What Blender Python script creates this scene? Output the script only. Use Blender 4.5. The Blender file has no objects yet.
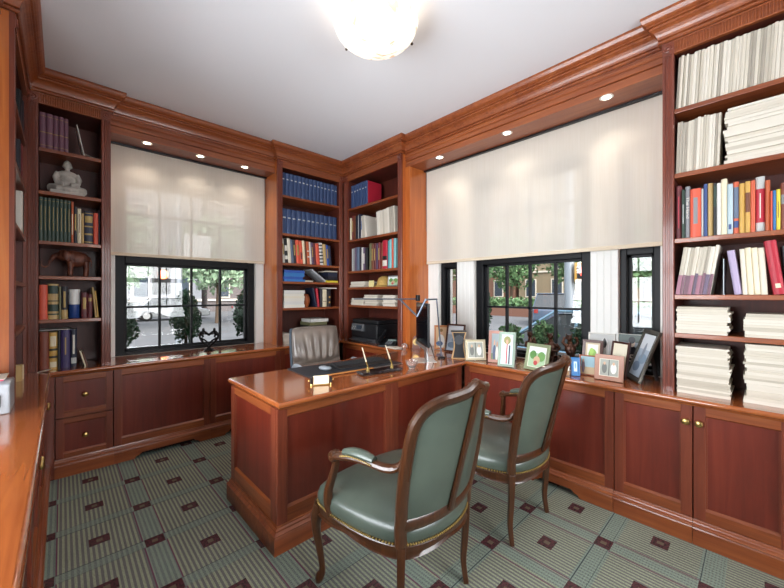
import bpy, bmesh, math, random
from mathutils import Vector, Matrix, Euler
R = math.radians
rnd = random.Random(7)
SC = bpy.context.scene
COL = SC.collection
D = bpy.data

# ------------------------------------------------------------------ materials
def lin(h):
    h = h.lstrip('#')
    out = []
    for i in (0, 2, 4):
        c = int(h[i:i+2], 16) / 255
        out.append(c / 12.92 if c <= .04045 else ((c + .055) / 1.055) ** 2.4)
    return (*out, 1)

MC = {}
def mat(name, col='#808080', rough=.5, metal=0, coat=0, spec=.5):
    if name in MC: return MC[name]
    m = D.materials.new(name); m.use_nodes = True
    b = m.node_tree.nodes['Principled BSDF']
    b.inputs['Base Color'].default_value = lin(col)
    b.inputs['Roughness'].default_value = rough
    b.inputs['Metallic'].default_value = metal
    b.inputs['Coat Weight'].default_value = coat
    b.inputs['Coat Roughness'].default_value = .08
    b.inputs['Specular IOR Level'].default_value = spec
    MC[name] = m
    return m

class NT:
    """small helper for node expressions"""
    def __init__(s, m):
        s.m = m; s.t = m.node_tree; s.n = s.t.nodes; s.b = s.n.get('Principled BSDF')
    def node(s, typ, **kw):
        n = s.n.new(typ)
        for k, v in kw.items(): setattr(n, k, v)
        return n
    def link(s, a, b): s.t.links.new(a, b)
    def setin(s, n, i, v):
        if hasattr(v, 'is_linked') or hasattr(v, 'links'): s.link(v, n.inputs[i])
        else: n.inputs[i].default_value = v
    def math(s, op, a, b=0.0, c=0.0):
        n = s.node('ShaderNodeMath', operation=op)
        s.setin(n, 0, a); s.setin(n, 1, b)
        if op in ('MULTIPLY_ADD', 'COMPARE'): s.setin(n, 2, c)
        return n.outputs[0]
    def mix(s, f, a, b, blend='MIX'):
        n = s.node('ShaderNodeMix', data_type='RGBA', blend_type=blend)
        s.setin(n, 0, f); s.setin(n, 6, a); s.setin(n, 7, b)
        return n.outputs[2]
    def coord(s, scale=(1, 1, 1), loc=(0, 0, 0), out='Object'):
        tc = s.node('ShaderNodeTexCoord'); mp = s.node('ShaderNodeMapping')
        mp.inputs['Scale'].default_value = scale; mp.inputs['Location'].default_value = loc
        s.link(tc.outputs[out], mp.inputs[0]); return mp.outputs[0]
    def noise(s, v, scale, detail=4, dist=0, rough=.5):
        n = s.node('ShaderNodeTexNoise')
        s.link(v, n.inputs['Vector']); n.inputs['Scale'].default_value = scale
        n.inputs['Detail'].default_value = detail; n.inputs['Distortion'].default_value = dist
        n.inputs['Roughness'].default_value = rough
        return n.outputs['Fac']
    def ramp(s, f, stops):
        n = s.node('ShaderNodeValToRGB'); e = n.color_ramp.elements
        while len(e) < len(stops): e.new(.5)
        for k, (p, c) in enumerate(stops):
            e[k].position = p; e[k].color = lin(c) if isinstance(c, str) else c
        s.link(f, n.inputs[0]); return n.outputs[0]
    def bump(s, h, strength=.3, dist=.01):
        n = s.node('ShaderNodeBump'); n.inputs['Strength'].default_value = strength
        n.inputs['Distance'].default_value = dist; s.link(h, n.inputs['Height'])
        s.link(n.outputs[0], s.b.inputs['Normal'])

def wood(name, dark, mid, light, axis='z', rough=.3, coat=.5, fine=1.0):
    m = mat(name, mid, rough, 0, coat)
    t = NT(m)
    sc = {'x': (1.2, 22, 22), 'y': (22, 1.2, 22), 'z': (22, 22, 1.2)}[axis]
    v = t.coord(sc)
    g = t.noise(v, 1.6 * fine, 6, .8, .6)
    v2 = t.coord({'x': (.7, 3, 3), 'y': (3, .7, 3), 'z': (3, 3, .7)}[axis], (3, 7, 1))
    big = t.noise(v2, 1.3, 3, .6)
    c1 = t.ramp(g, [(.25, dark), (.5, mid), (.78, light)])
    c2 = t.ramp(big, [(.3, dark), (.7, light)])
    t.link(t.mix(.35, c1, c2), t.b.inputs['Base Color'])
    t.bump(g, .04, .002)
    return m

W_V = wood('cherry_upright_grain', '#4c1e13', '#6e301e', '#87432b', 'z', .34, .3)
W_X = wood('cherry_grain_along_x', '#602814', '#834020', '#a45e31', 'x', .34, .3)  # lighter orange than upright wood: light on the rails is in the colour
W_Y = wood('cherry_grain_along_y', '#602814', '#834020', '#a45e31', 'y', .34, .3)  # same lit orange put into the colour, grain turned
W_P = wood('cherry_panel', '#4a170e', '#632115', '#7a3120', 'z', .34, .3, .6)
W_TX = wood('polished_top_along_x', '#84401f', '#97502a', '#a9622f', 'x', .17, .9)
W_TY = wood('polished_top_along_y', '#84401f', '#97502a', '#a9622f', 'y', .17, .9)
W_IN = wood('bookcase_lining', '#3a150e', '#4e1e14', '#60291a', 'z', .5, .05)  # darker cherry copy: shade inside the cases is in the colour
W_SIDE = wood('cherry_side_panel', '#96491f', '#b05f2a', '#c87a3a', 'z', .28, .6)  # brighter cherry copy: light on the end panels is in the colour
W_CH = wood('carved_walnut', '#25130a', '#40220f', '#5a341a', 'z', .3, .4, 2)
BRASS = mat('brass', '#c4a668', .3, 1)
BLACKM = mat('black_metal', '#15161a', .35, .3)
WFRAME = mat('black_window_frame', '#0b0c10', .5, 0, 0, .25)
WHITE = mat('white_paint', '#dcdcd8', .5)
GOLD = mat('gilt', '#9c834c', .42, .7)
SILVER = mat('brushed_silver', '#c4c6c8', .3, .9)
DARKV = mat('dark_void', '#0d0807', .9)  # near-black: shade of the plinth recess put into the board colour
CREAM = mat('book_pages', '#d8cdb6', .8)
BLACKP = mat('black_plastic', '#18191b', .4)
GREYP = mat('grey_plastic', '#5c5f64', .45)

def make_glass():
    m = D.materials.new('window_glass'); m.use_nodes = True
    t = NT(m); t.n.remove(t.b)
    o = t.n['Material Output']
    tr = t.node('ShaderNodeBsdfTransparent'); gl = t.node('ShaderNodeBsdfGlossy'); gl.inputs['Roughness'].default_value = .01
    fr = t.node('ShaderNodeFresnel'); fr.inputs[0].default_value = 1.45
    mx = t.node('ShaderNodeMixShader'); t.link(fr.outputs[0], mx.inputs[0])
    t.link(tr.outputs[0], mx.inputs[1]); t.link(gl.outputs[0], mx.inputs[2]); t.link(mx.outputs[0], o.inputs[0])
    return m
GLASS = make_glass()

def make_blind():
    m = D.materials.new('screen_weave'); m.use_nodes = True
    t = NT(m); t.n.remove(t.b); o = t.n['Material Output']
    v = t.coord((60, 60, 1.5)); n = t.noise(v, 2, 2)
    c = t.ramp(n, [(.3, '#ece4d8'), (.7, '#f1eae0')])
    di = t.node('ShaderNodeBsdfDiffuse'); tl = t.node('ShaderNodeBsdfTranslucent'); tr = t.node('ShaderNodeBsdfTransparent')
    t.link(c, di.inputs[0]); t.link(c, tl.inputs[0])
    a = t.node('ShaderNodeMixShader'); a.inputs[0].default_value = .4
    t.link(di.outputs[0], a.inputs[1]); t.link(tl.outputs[0], a.inputs[2])
    b = t.node('ShaderNodeMixShader'); b.inputs[0].default_value = .12
    t.link(a.outputs[0], b.inputs[1]); t.link(tr.outputs[0], b.inputs[2]); t.link(b.outputs[0], o.inputs[0])
    return m
BLIND = make_blind()

def emis(name, col, strength):
    m = D.materials.new(name); m.use_nodes = True
    b = m.node_tree.nodes['Principled BSDF']
    b.inputs['Base Color'].default_value = lin(col); b.inputs['Emission Color'].default_value = lin(col)
    b.inputs['Emission Strength'].default_value = strength
    return m

def clear(name, col='#ffffff', rough=.03):
    m = mat(name, col, rough); m.node_tree.nodes['Principled BSDF'].inputs['Transmission Weight'].default_value = .92
    return m
CRYSTAL = clear('cut_crystal'); ACRYL = clear('clear_acrylic', '#e8eef0', .05)

def mottled(name, cols, scale, rough=.6, metal=0, bump=0, coat=0):
    m = mat(name, cols[0], rough, metal, coat); t = NT(m)
    n = t.noise(t.coord(), scale, 4, .4)
    k = len(cols)
    t.link(t.ramp(n, [(.3 + .4 * i / max(1, k - 1), c) for i, c in enumerate(cols)]), t.b.inputs['Base Color'])
    if bump: t.bump(n, bump, .01)
    return m

# ------------------------------------------------------------------ mesh builder
class MB:
    def __init__(s): s.v = []; s.f = []; s.mi = []; s.mats = []
    def m(s, material):
        if material not in s.mats: s.mats.append(material)
        s.cur = s.mats.index(material); return s
    def add(s, vs, fs, M=None):
        b = len(s.v)
        for p in vs: s.v.append(tuple(M @ Vector(p)) if M is not None else tuple(p))
        c = getattr(s, 'cur', 0)
        for f in fs: s.f.append([b + i for i in f]); s.mi.append(c)
        return s
    def box(s, x0, x1, y0, y1, z0, z1, M=None):
        vs = [(x0,y0,z0),(x1,y0,z0),(x1,y1,z0),(x0,y1,z0),(x0,y0,z1),(x1,y0,z1),(x1,y1,z1),(x0,y1,z1)]
        return s.add(vs, [(0,3,2,1),(4,5,6,7),(0,1,5,4),(1,2,6,5),(2,3,7,6),(3,0,4,7)], M)
    def prism(s, pts, a, b, axis='y', M=None):
        """polygon extruded along an axis; pts (u,v): y-> (x,z), x-> (y,z), z-> (x,y)"""
        n = len(pts)
        f = {'y': lambda u, v, w: (u, w, v), 'x': lambda u, v, w: (w, u, v), 'z': lambda u, v, w: (u, v, w)}[axis]
        vs = [f(u, v, a) for u, v in pts] + [f(u, v, b) for u, v in pts]
        fs = [tuple(range(n)), tuple(range(2*n-1, n-1, -1))]
        for i in range(n): j = (i+1) % n; fs.append((i, i+n, j+n, j))
        return s.add(vs, fs, M)
    def lathe(s, prof, n=24, c=(0,0,0), M=None, a0=0, a1=2*math.pi):
        full = abs(a1 - a0 - 2*math.pi) < 1e-6
        vs = []; k = n if full else n + 1
        for r, z in prof:
            for i in range(k):
                a = a0 + (a1-a0)*i/n
                vs.append((c[0]+r*math.cos(a), c[1]+r*math.sin(a), c[2]+z))
        fs = []
        for j in range(len(prof)-1):
            for i in range(n):
                i2 = (i+1) % k
                fs.append((j*k+i, j*k+i2, (j+1)*k+i2, (j+1)*k+i))
        if full:
            if prof[0][0] > 1e-5: fs.append(tuple(range(k-1, -1, -1)))
            if prof[-1][0] > 1e-5: fs.append(tuple((len(prof)-1)*k+i for i in range(k)))
        return s.add(vs, fs, M)
    def tube(s, pts, r, n=10, M=None, cap=True, flat=None, up=None):
        """tube through points; r number or list; flat=(a,b) scales the two cross axes"""
        P = [Vector(p) for p in pts]; k = len(P)
        rs = r if isinstance(r, (list, tuple)) else [r]*k
        vs = []; prev = None
        fa, fb = flat or (1, 1)
        for i in range(k):
            t = (P[min(i+1, k-1)] - P[max(i-1, 0)]).normalized()
            if prev is None:
                u0 = Vector(up) if up else (Vector((0,0,1)) if abs(t.z) < .9 else Vector((1,0,0)))
                a = t.cross(u0).normalized()
            else: a = (prev - t*prev.dot(t)).normalized()
            prev = a; b = t.cross(a)
            for q in range(n):
                th = 2*math.pi*q/n
                vs.append(P[i] + a*(rs[i]*fa*math.cos(th)) + b*(rs[i]*fb*math.sin(th)))
        fs = [(i*n+q, i*n+(q+1)%n, (i+1)*n+(q+1)%n, (i+1)*n+q) for i in range(k-1) for q in range(n)]
        if cap: fs += [tuple(range(n-1,-1,-1)), tuple((k-1)*n+q for q in range(n))]
        return s.add(vs, fs, M)
    def ball(s, c, r, n=12, M=None, m_=8):
        rx, ry, rz = r if isinstance(r, (tuple, list)) else (r, r, r)
        vs = [(c[0], c[1], c[2]-rz)]
        for j in range(1, m_):
            ph = -math.pi/2 + math.pi*j/m_
            for i in range(n):
                a = 2*math.pi*i/n
                vs.append((c[0]+rx*math.cos(ph)*math.cos(a), c[1]+ry*math.cos(ph)*math.sin(a), c[2]+rz*math.sin(ph)))
        vs.append((c[0], c[1], c[2]+rz)); L = len(vs)-1
        fs = [(0, 1+(i+1)%n, 1+i) for i in range(n)]
        for j in range(m_-2):
            for i in range(n):
                fs.append((1+j*n+i, 1+j*n+(i+1)%n, 1+(j+1)*n+(i+1)%n, 1+(j+1)*n+i))
        fs += [(L, 1+(m_-2)*n+i, 1+(m_-2)*n+(i+1)%n) for i in range(n)]
        return s.add(vs, fs, M)
    def sweep(s, path, prof, closed_prof=True):
        """profile (u outwards to the right of travel, z) swept along a plan path with mitred corners"""
        n = len(path); pv = [Vector(p) for p in path]; offs = []
        for i in range(n):
            ns = []
            if i > 0: d = (pv[i]-pv[i-1]).normalized(); ns.append(Vector((d.y, -d.x)))
            if i < n-1: d = (pv[i+1]-pv[i]).normalized(); ns.append(Vector((d.y, -d.x)))
            if len(ns) == 2: offs.append((ns[0]+ns[1]) / (1 + ns[0].dot(ns[1])))
            else: offs.append(ns[0])
        k = len(prof); vs = []
        for i in range(n):
            for u, z in prof: q = pv[i] + offs[i]*u; vs.append((q.x, q.y, z))
        fs = []
        for i in range(n-1):
            for j in range(k if closed_prof else k-1):
                j2 = (j+1) % k
                fs.append((i*k+j, (i+1)*k+j, (i+1)*k+j2, i*k+j2))
        if closed_prof: fs += [tuple(range(k)), tuple((n-1)*k+j for j in range(k-1,-1,-1))]
        return s.add(vs, fs)
    def mesh(s, name, smooth=False):
        me = D.meshes.new(name); me.from_pydata(s.v, [], s.f); me.update()
        for x in s.mats: me.materials.append(x)
        if s.mats: me.polygons.foreach_set('material_index', s.mi)
        bm = bmesh.new(); bm.from_mesh(me); bmesh.ops.recalc_face_normals(bm, faces=bm.faces); bm.to_mesh(me); bm.free()
        if smooth:
            me.polygons.foreach_set('use_smooth', [True]*len(me.polygons)); me.set_sharp_from_angle(angle=R(38))
        return me
    def build(s, name, material=None, parent=None, smooth=False, bevel=0, seg=2, loc=None, rot=None, sub=0, remesh=0):
        if not s.mats and material: s.mats = [material]; s.mi = [0]*len(s.f)
        o = D.objects.new(name, s.mesh(name, smooth or sub > 0)); COL.objects.link(o)
        if parent: o.parent = parent
        if loc: o.location = loc
        if rot: o.rotation_euler = rot
        if remesh:
            q = o.modifiers.new('m', 'REMESH'); q.mode = 'VOXEL'; q.voxel_size = remesh; q.use_smooth_shade = True
            q = o.modifiers.new('s', 'SMOOTH'); q.iterations = 4; q.factor = .6
        if bevel:
            q = o.modifiers.new('b', 'BEVEL'); q.width = bevel; q.segments = seg; q.limit_method = 'ANGLE'; q.angle_limit = R(40)
        if sub: q = o.modifiers.new('u', 'SUBSURF'); q.levels = sub; q.render_levels = sub
        return o

def tag(o, label, cat, group=None):
    o['label'] = label; o['category'] = cat
    if group: o['group'] = group
    return o
def struct(o): o['kind'] = 'structure'; return o
def empty(name, loc=(0,0,0), rz=0, label=None, cat=None, group=None, kind=None):
    o = D.objects.new(name, None); COL.objects.link(o); o.location = loc; o.rotation_euler = (0,0,rz)
    o.empty_display_size = .05
    if label: tag(o, label, cat, group)
    if kind: o['kind'] = kind
    return o
def children(o): return [c for c in D.objects if c.parent == o]
def copy_tree(o, parent=None):
    c = o.copy(); COL.objects.link(c); c.parent = parent
    for ch in children(o): copy_tree(ch, c)
    return c
def text_mb(body, size, thick=.0004):
    cu = D.curves.new('t', 'FONT'); cu.body = body; cu.size = size; cu.extrude = thick; cu.align_x = 'CENTER'; cu.align_y = 'CENTER'
    o = D.objects.new('t', cu); COL.objects.link(o)
    dg = bpy.context.evaluated_depsgraph_get(); dg.update()
    me = D.meshes.new_from_object(o.evaluated_get(dg))
    b = MB(); b.add([tuple(v.co) for v in me.vertices], [tuple(p.vertices) for p in me.polygons])
    D.objects.remove(o); D.meshes.remove(me); D.curves.remove(cu)
    return b

# ------------------------------------------------------------------ key dimensions (metres)
CT = .757           # counter height
CEIL = 2.885
YF, XF, XL = 3.51, 2.50, -.174      # bookcase faces: back, right, left
YW, XW, XWL = 3.86, 2.86, -.54     # inner wall faces
YB = -1.6                          # wall behind the camera
HB = 2.60           # underside of the headers
# ------------------------------------------------------------------ carpet floor
def make_carpet():
    m = mat('patterned_carpet', '#6f7f74', .95, spec=.1); t = NT(m)
    tc = t.node('ShaderNodeTexCoord'); sp = t.node('ShaderNodeSeparateXYZ'); t.link(tc.outputs['Object'], sp.inputs[0])
    x, y = sp.outputs[0], sp.outputs[1]
    def cell(c, o, p):   # distance from block centre, 0..0.5
        q = t.math('DIVIDE', t.math('SUBTRACT', c, o), p)
        f = t.math('FRACT', t.math('ADD', q, 100.5))
        return t.math('ABSOLUTE', t.math('SUBTRACT', f, .5))
    du, dv = cell(x, .145, .427), cell(y, .36, .411)
    gt = lambda a, b: t.math('GREATER_THAN', a, b)
    lt = lambda a, b: t.math('LESS_THAN', a, b)
    AND = lambda a, b: t.math('MULTIPLY', a, b)
    OR = lambda a, b: t.math('MAXIMUM', a, b)
    st = t.math('FRACT', t.math('ADD', t.math('DIVIDE', x, .0205), 100))
    stripe = t.math('SMOOTH_MIN', gt(st, .48), 1.0, 0.0)
    row = gt(t.math('FRACT', t.math('ADD', t.math('DIVIDE', y, .012), 100)), .5)
    nz = t.noise(t.coord((1, 1, 1)), 170, 4)
    nb = t.noise(t.coord((1, 1, 1)), 3.5, 3)
    light = t.ramp(nz, [(.3, '#80896f'), (.7, '#aeb59c')]); dark = t.ramp(nz, [(.3, '#5b5a5c'), (.7, '#747072')])
    block = t.mix(stripe, light, dark)
    teal = t.ramp(nz, [(.3, '#6c8078'), (.7, '#8fa299')])
    teal2 = t.ramp(nz, [(.35, '#55605a'), (.7, '#848f80')])
    side = gt(x, 1.25)
    bandy = gt(du, t.math('MULTIPLY_ADD', side, .035, .39)); bandx = gt(dv, t.math('MULTIPLY_ADD', side, -.035, .425))
    col = t.mix(bandx, block, t.mix(.35, t.mix(AND(row, gt(st, .4)), teal, teal2), block))
    col = t.mix(bandy, col, t.mix(.35, t.mix(AND(row, stripe), teal, teal2), block))
    edge = AND(gt(du, .378), lt(du, .392)); col = t.mix(AND(edge, lt(dv, .42)), col, lin('#6d3f55'))
    e2 = AND(gt(dv, .415), lt(dv, .428)); col = t.mix(AND(e2, row), col, lin('#394246'))
    rectA = AND(lt(du, .1), lt(dv, .09)); rectB = AND(gt(du, .4), gt(dv, .41))
    inner = OR(AND(lt(du, .03), lt(dv, .035)), AND(gt(du, .47), gt(dv, .467)))
    rc = t.ramp(t.noise(t.coord((1, 1, 1)), 90, 2), [(.38, '#26191a'), (.55, '#5b2730'), (.75, '#3b2a2a')])
    col = t.mix(OR(rectA, rectB), col, rc); col = t.mix(inner, col, lin('#6a5a4a'))
    col = t.mix(.12, col, t.ramp(nb, [(.3, '#3b3f3a'), (.7, '#8a8f85')]))
    t.link(col, t.b.inputs['Base Color'])
    hh = t.math('ADD', nz, t.math('MULTIPLY', stripe, -.6))
    t.bump(hh, .5, .004)
    return m
b = MB().box(-.54, 2.86, YB, YW, -.06, 0); struct(b.build('floor', make_carpet()))
# ceiling and walls
CEILM = mat('ceiling_paint', '#e0e0e3', .85); WALLM = mat('wall_paint', '#d8d6d0', .7)
struct(MB().box(-.8, 3.2, YB-.2, 4.2, CEIL, CEIL+.12).build('ceiling', CEILM))
def wall(name, axis, p0, p1, lo, hi, holes, z1=CEIL):
    """wall slab between p0..p1 along its normal axis, lo..hi along it, with rectangular holes (a,b,z0,z1)"""
    mb = MB()
    xs = sorted({lo, hi, *[h[0] for h in holes], *[h[1] for h in holes]})
    zs = sorted({-.06, z1, *[h[2] for h in holes], *[h[3] for h in holes]})
    for a, c in zip(xs, xs[1:]):
        for z0, z2 in zip(zs, zs[1:]):
            mx, mz = (a+c)/2, (z0+z2)/2
            if any(h[0] < mx < h[1] and h[2] < mz < h[3] for h in holes): continue
            if axis == 'y': mb.box(a, c, p0, p1, z0, z2)
            else: mb.box(p0, p1, a, c, z0, z2)
    o = mb.build(name, WALLM); struct(o); return o
# window openings
WB = (.336, 1.558)
WR = [(.867, 1.87), (2.069, 2.296), (.451, .684)]
ZS, ZM, ZT = .757, 1.61, 2.36
wall('wall_back', 'y', YW, YW+.22, -.76, 3.08, [(WB[0], WB[1], ZS, ZT)])
wall('wall_right', 'x', XW, XW+.22, YB, YW, [(a, c, ZS, ZT) for a, c in WR])
wall('wall_left', 'x', XWL-.22, XWL, YB, YW, [(.25, 2.35, ZS, ZT)])
wall('wall_front', 'y', YB-.2, YB, -.76, 3.08, [(.3, 2.2, ZS, ZT)])

def window(n, axis, a, c, wallp, cols, sgn=1, bars=True):
    """black window with a lower and an upper sash set in the wall; glass a little further out"""
    w = empty('window_%d' % n, kind='structure')
    def bx(mb, u0, u1, p0, p1, z0, z1):
        if axis == 'y': mb.box(u0, u1, p0, p1, z0, z1)
        else: mb.box(min(p0, p1), max(p0, p1), u0, u1, z0, z1)
    p0 = wallp; p1 = wallp + sgn*.06; p2 = wallp + sgn*.11
    fw = .07 if c-a > .5 else .04
    mb = MB()
    for u0, u1, z0, z1 in [(a, a+fw, ZS+.002, ZT), (c-fw, c, ZS+.002, ZT), (a+fw, c-fw, ZS+.002, ZS+.035), (a+fw, c-fw, ZT-.05, ZT), (a+fw, c-fw, ZM-.03, ZM+.03)]:
        bx(mb, u0, u1, p0, p2, z0, z1)
    mb.build('window_frame', WFRAME, w, bevel=.004)
    mb = MB()
    gx0, gx1 = a+fw, c-fw
    for z0, z1 in [(ZS+.035, ZM-.03), (ZM+.03, ZT-.05)]:
        zm = z0 + (z1-z0)*.5 if z1 < 1.7 else z0+.40
        for k in range(1, cols):
            u = gx0 + (gx1-gx0)*k/cols; bx(mb, u-.009, u+.009, p1-.012*sgn, p1+.02*sgn, z0, z1)
        if cols > 1: bx(mb, gx0, gx1, p1-.012*sgn, p1+.02*sgn, zm-.009, zm+.009)
        # sash rim
        for q in ((gx0, gx0+.018, z0, z1), (gx1-.018, gx1, z0, z1), (gx0, gx1, z0, z0+.02), (gx0, gx1, z1-.018, z1)):
            bx(mb, q[0], q[1], p1-.01*sgn, p1+.025*sgn, q[2], q[3])
    mb.build('muntin', WFRAME, w)
    for z0, z1 in [(ZS+.035, ZM-.03), (ZM+.03, ZT-.05)]:
        mb = MB(); bx(mb, gx0, gx1, p1+.003*sgn, p1+.006*sgn, z0, z1); mb.build('pane', GLASS, w)
    return w
window(1, 'y', WB[0], WB[1], YW+.02, 4)
window(2, 'x', *WR[0], XW+.02, 4)
window(3, 'x', *WR[1], XW+.02, 1)
window(4, 'x', *WR[2], XW+.02, 1)
window(5, 'x', .25, 2.35, XWL-.02, 6, -1)
window(6, 'y', .3, 2.2, YB-.02, 5, -1)  # unseen window added to let fill light in from behind
# reeded white casing boards between the right hand windows and beside the back one
def casing(name, axis, a, c, p, z0=CT+.002, z1=2.62, s=-1):
    mb = MB(); n = max(2, round((c-a)/.048)); st = (c-a)/n
    pts = [(a, p), (a, p+s*.014)]
    for i in range(n):
        u = a+st*i
        pts += [(u+.003, p+s*.018), (u+st-.005, p+s*.018), (u+st-.002, p+s*.0155)]
    pts += [(c, p+s*.014), (c, p)]
    if axis == 'x': pts = [(v, u) for u, v in pts]
    mb.prism(pts, z0, z1, 'z')
    return struct(mb.build(name, WHITE))
casing('trim_1', 'x', 1.872, 2.067, XW); casing('trim_2', 'x', .686, .865, XW); casing('trim_3', 'x', 2.298, 2.495, XW); casing('trim_4', 'x', .39, .449, XW)
casing('trim_5', 'y', .282, .334, YW); casing('trim_6', 'y', 1.56, 1.65, YW)

# ------------------------------------------------------------------ crown, headers
HDX = .055
crown_prof = [(0,2.735),(.012,2.735),(.018,2.739),(.019,2.745),(.014,2.750),(.006,2.753),(.006,2.757),(.018,2.760),(.021,2.772),(.027,2.785),(.036,2.798),(.048,2.808),(.054,2.811),(.054,2.818),(.050,2.820),(.050,2.825),(.064,2.828),(.064,2.834),(.060,2.836),(.072,2.842),(.080,2.850),(.086,2.860),(.09,2.868),(.09,2.884),(0,2.884)]
crown_path = [(XL-HDX, YB+.01), (XL-HDX, 2.6), (XL, 2.6), (XL, YF), (.279, YF), (.279, YF+HDX), (1.654, YF+HDX), (1.654, YF), (XF, YF), (XF, 2.5), (XF+HDX, 2.5), (XF+HDX, .385), (XF, .385), (XF, YB+.01)]
struct(MB().sweep(crown_path, crown_prof).build('trim_7', W_X))
def header(name, axis, lo, hi, face, back, W):
    sg = 1 if back > face else -1
    mb = MB()
    pts = [(face, HB), (face, HB+.046), (face+sg*.014, HB+.049), (face+sg*.014, HB+.058), (face, HB+.061), (face, 2.695), (face-sg*.004, 2.696), (face-sg*.010, 2.703), (face-sg*.010, 2.711), (face-sg*.004, 2.716), (face-sg*.004, 2.722), (face, 2.724), (face, 2.884), (back, 2.884), (back, HB)]
    mb.prism([(p, z) for p, z in pts] if axis == 'x' else pts, lo, hi, 'x' if axis == 'x' else 'y')
    return struct(mb.build(name, W))
header('trim_8', 'x', .281, 1.652, YF+HDX, YW-.001, W_X)
header('trim_9', 'y', .387, 2.498, XF+HDX, XW-.001, W_Y)
header('trim_10', 'y', YB+.01, 2.598, XL-HDX, XWL+.001, W_Y)
struct(MB().box(XF+HDX+.002, XW-.001, 2.436, 2.499, CT+.002, HB-.001).build('trim_11', W_SIDE))

# ------------------------------------------------------------------ bookcases
SHELF_T = .026
def bookcase(label, origin, rz, width, depth, zs, sl, sr, side_mat=W_SIDE, frieze_flutes=True):
    """front at local y=0, interior towards +y, shelves' top heights in zs"""
    b = empty('bookcase', origin, rz, label, 'bookcase')
    T = .022; x0, x1 = 0, width; z0, zt = CT+.001, 2.66
    # end panels
    MB().box(x0, x0+T, .02, depth, z0, 2.733).build('side_panel', side_mat, b)
    MB().box(x1-T, x1, .02, depth, z0, 2.733).build('side_panel', side_mat, b)
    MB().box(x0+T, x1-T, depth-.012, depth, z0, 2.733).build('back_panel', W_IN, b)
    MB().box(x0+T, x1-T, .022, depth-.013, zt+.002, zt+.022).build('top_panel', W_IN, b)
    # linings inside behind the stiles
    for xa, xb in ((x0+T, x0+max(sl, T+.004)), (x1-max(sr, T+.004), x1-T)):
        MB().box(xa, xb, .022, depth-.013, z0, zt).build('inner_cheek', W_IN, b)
    for xa, xb, big in ((x0, x0+sl, sl > .055), (x1-sr, x1, sr > .055)):
        mb = MB(); w = xb-xa
        pts = [(xa, .02), (xa, .002), (xa+.004, 0)]
        k = 3 if big else 2
        for i in range(k):
            c = xa + w*(i+1)/(k+1)
            pts += [(c-.006, 0), (c-.003, .004), (c+.003, .004), (c+.006, 0)]
        pts += [(xb-.004, 0), (xb, .002), (xb, .02)]
        mb.prism(pts, z0, zt, 'z'); mb.build('stile', W_V, b)
        # rosette block
        c = (xa+xb)/2; mb = MB().box(xa, xb, -.004, .02, zt, 2.733)
        M = Matrix.Translation((c, -.004, zt+.037)) @ Matrix.Rotation(R(90), 4, 'X')
        mb.lathe([(.022,0),(.022,.004),(.018,.006),(.013,.002),(.009,.002),(.006,.005),(.0001,.006)], 20, M=M)
        mb.build('rosette', W_V, b, smooth=True)
    mb = MB()                                                # fluted frieze
    fx0, fx1 = x0+sl, x1-sr
    pts = [(fx0, .02), (fx0, 0)]
    if frieze_flutes:
        n = int((fx1-fx0)/.012); st = (fx1-fx0)/n
        for i in range(n): u = fx0+st*i; pts += [(u+.003, -.001), (u+.007, -.001), (u+.009, .003), (u+.0115, .003)]
    pts += [(fx1, 0), (fx1, .02)]
    mb.prism(pts, zt+.008, 2.724, 'z'); mb.box(fx0, fx1, -.002, .02, zt, zt+.008); mb.box(fx0, fx1, -.003, .02, 2.724, 2.733)
    mb.build('frieze', W_X, b)
    for z in zs:
        mb = MB().box(x0+sl+.0005, x1-sr-.0005, .004, depth-.014, z-SHELF_T, z)
        mb.build('shelf', W_X, b, bevel=.003)
    return b

BZ = {'BL': [2.352, 2.045, 1.688, 1.437, 1.122], 'BC': [2.37, 1.960, 1.642, 1.441, 1.153],
      'RC': [2.328, 1.950, 1.576, 1.384, 1.174], 'RN': [2.347, 1.984, 1.618, 1.303, 1.089], 'LL': [2.335, 2.02, 1.69, 1.38, 1.10]}
DEP = .345
bookcase('narrow cherry bookcase beside the small-window wall, holding the seated stone figure', (-.175, YF, 0), 0, .454, DEP, BZ['BL'], .053, .057)
bookcase('cherry bookcase behind the office chair, filled with two rows of blue volumes', (1.654, YF, 0), 0, .841, DEP, BZ['BC'], .059, .047)
bookcase('cherry corner bookcase above the black printer', (XF, YF-.006, 0), R(-90), 1.004, DEP, BZ['RC'], .087, .058)
bookcase('cherry bookcase packed with stacks of white magazines', (XF, .385, 0), R(-90), 1.15, DEP, BZ['RN'], .052, .052)
bookcase('cherry bookcase on the side wall seen nearly edge-on, plain orange-lit end panel', (XL, 2.6, 0), R(90), .899, DEP, BZ['LL'], .057, .057)

# ------------------------------------------------------------------ countertop (one continuous U)
mb = MB()
cz0 = CT-.026
outer = [(XWL+.001, YB+.01), (XWL+.001, YW-.001), (XW-.001, YW-.001), (XW-.001, YB+.01)]
inner = [(2.388, YB+.01), (2.388, 3.412), (-.056, 3.412), (-.056, YB+.01)]
U_ = 0.012
def ring(zlo, zhi, ins, m):
    o = outer; i = [(2.388+ins, YB+.01), (2.388+ins, 3.412+ins), (-.056-ins, 3.412+ins), (-.056-ins, YB+.01)]
    q = MB(); q.m(m)
    for (a, bb, c, d) in ((o[0], o[1], i[2], i[3]), (o[1], o[2], i[1], i[2]), (o[2], o[3], i[0], i[1])):
        q.prism([a, bb, c, d], zlo, zhi, 'z')
    return q
top = empty('countertop', (0, 0, 0), 0, 'continuous polished cherry countertop running round three walls under the windows', 'countertop')
ring(cz0, CT, .013, W_TX)
o = outer
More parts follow.
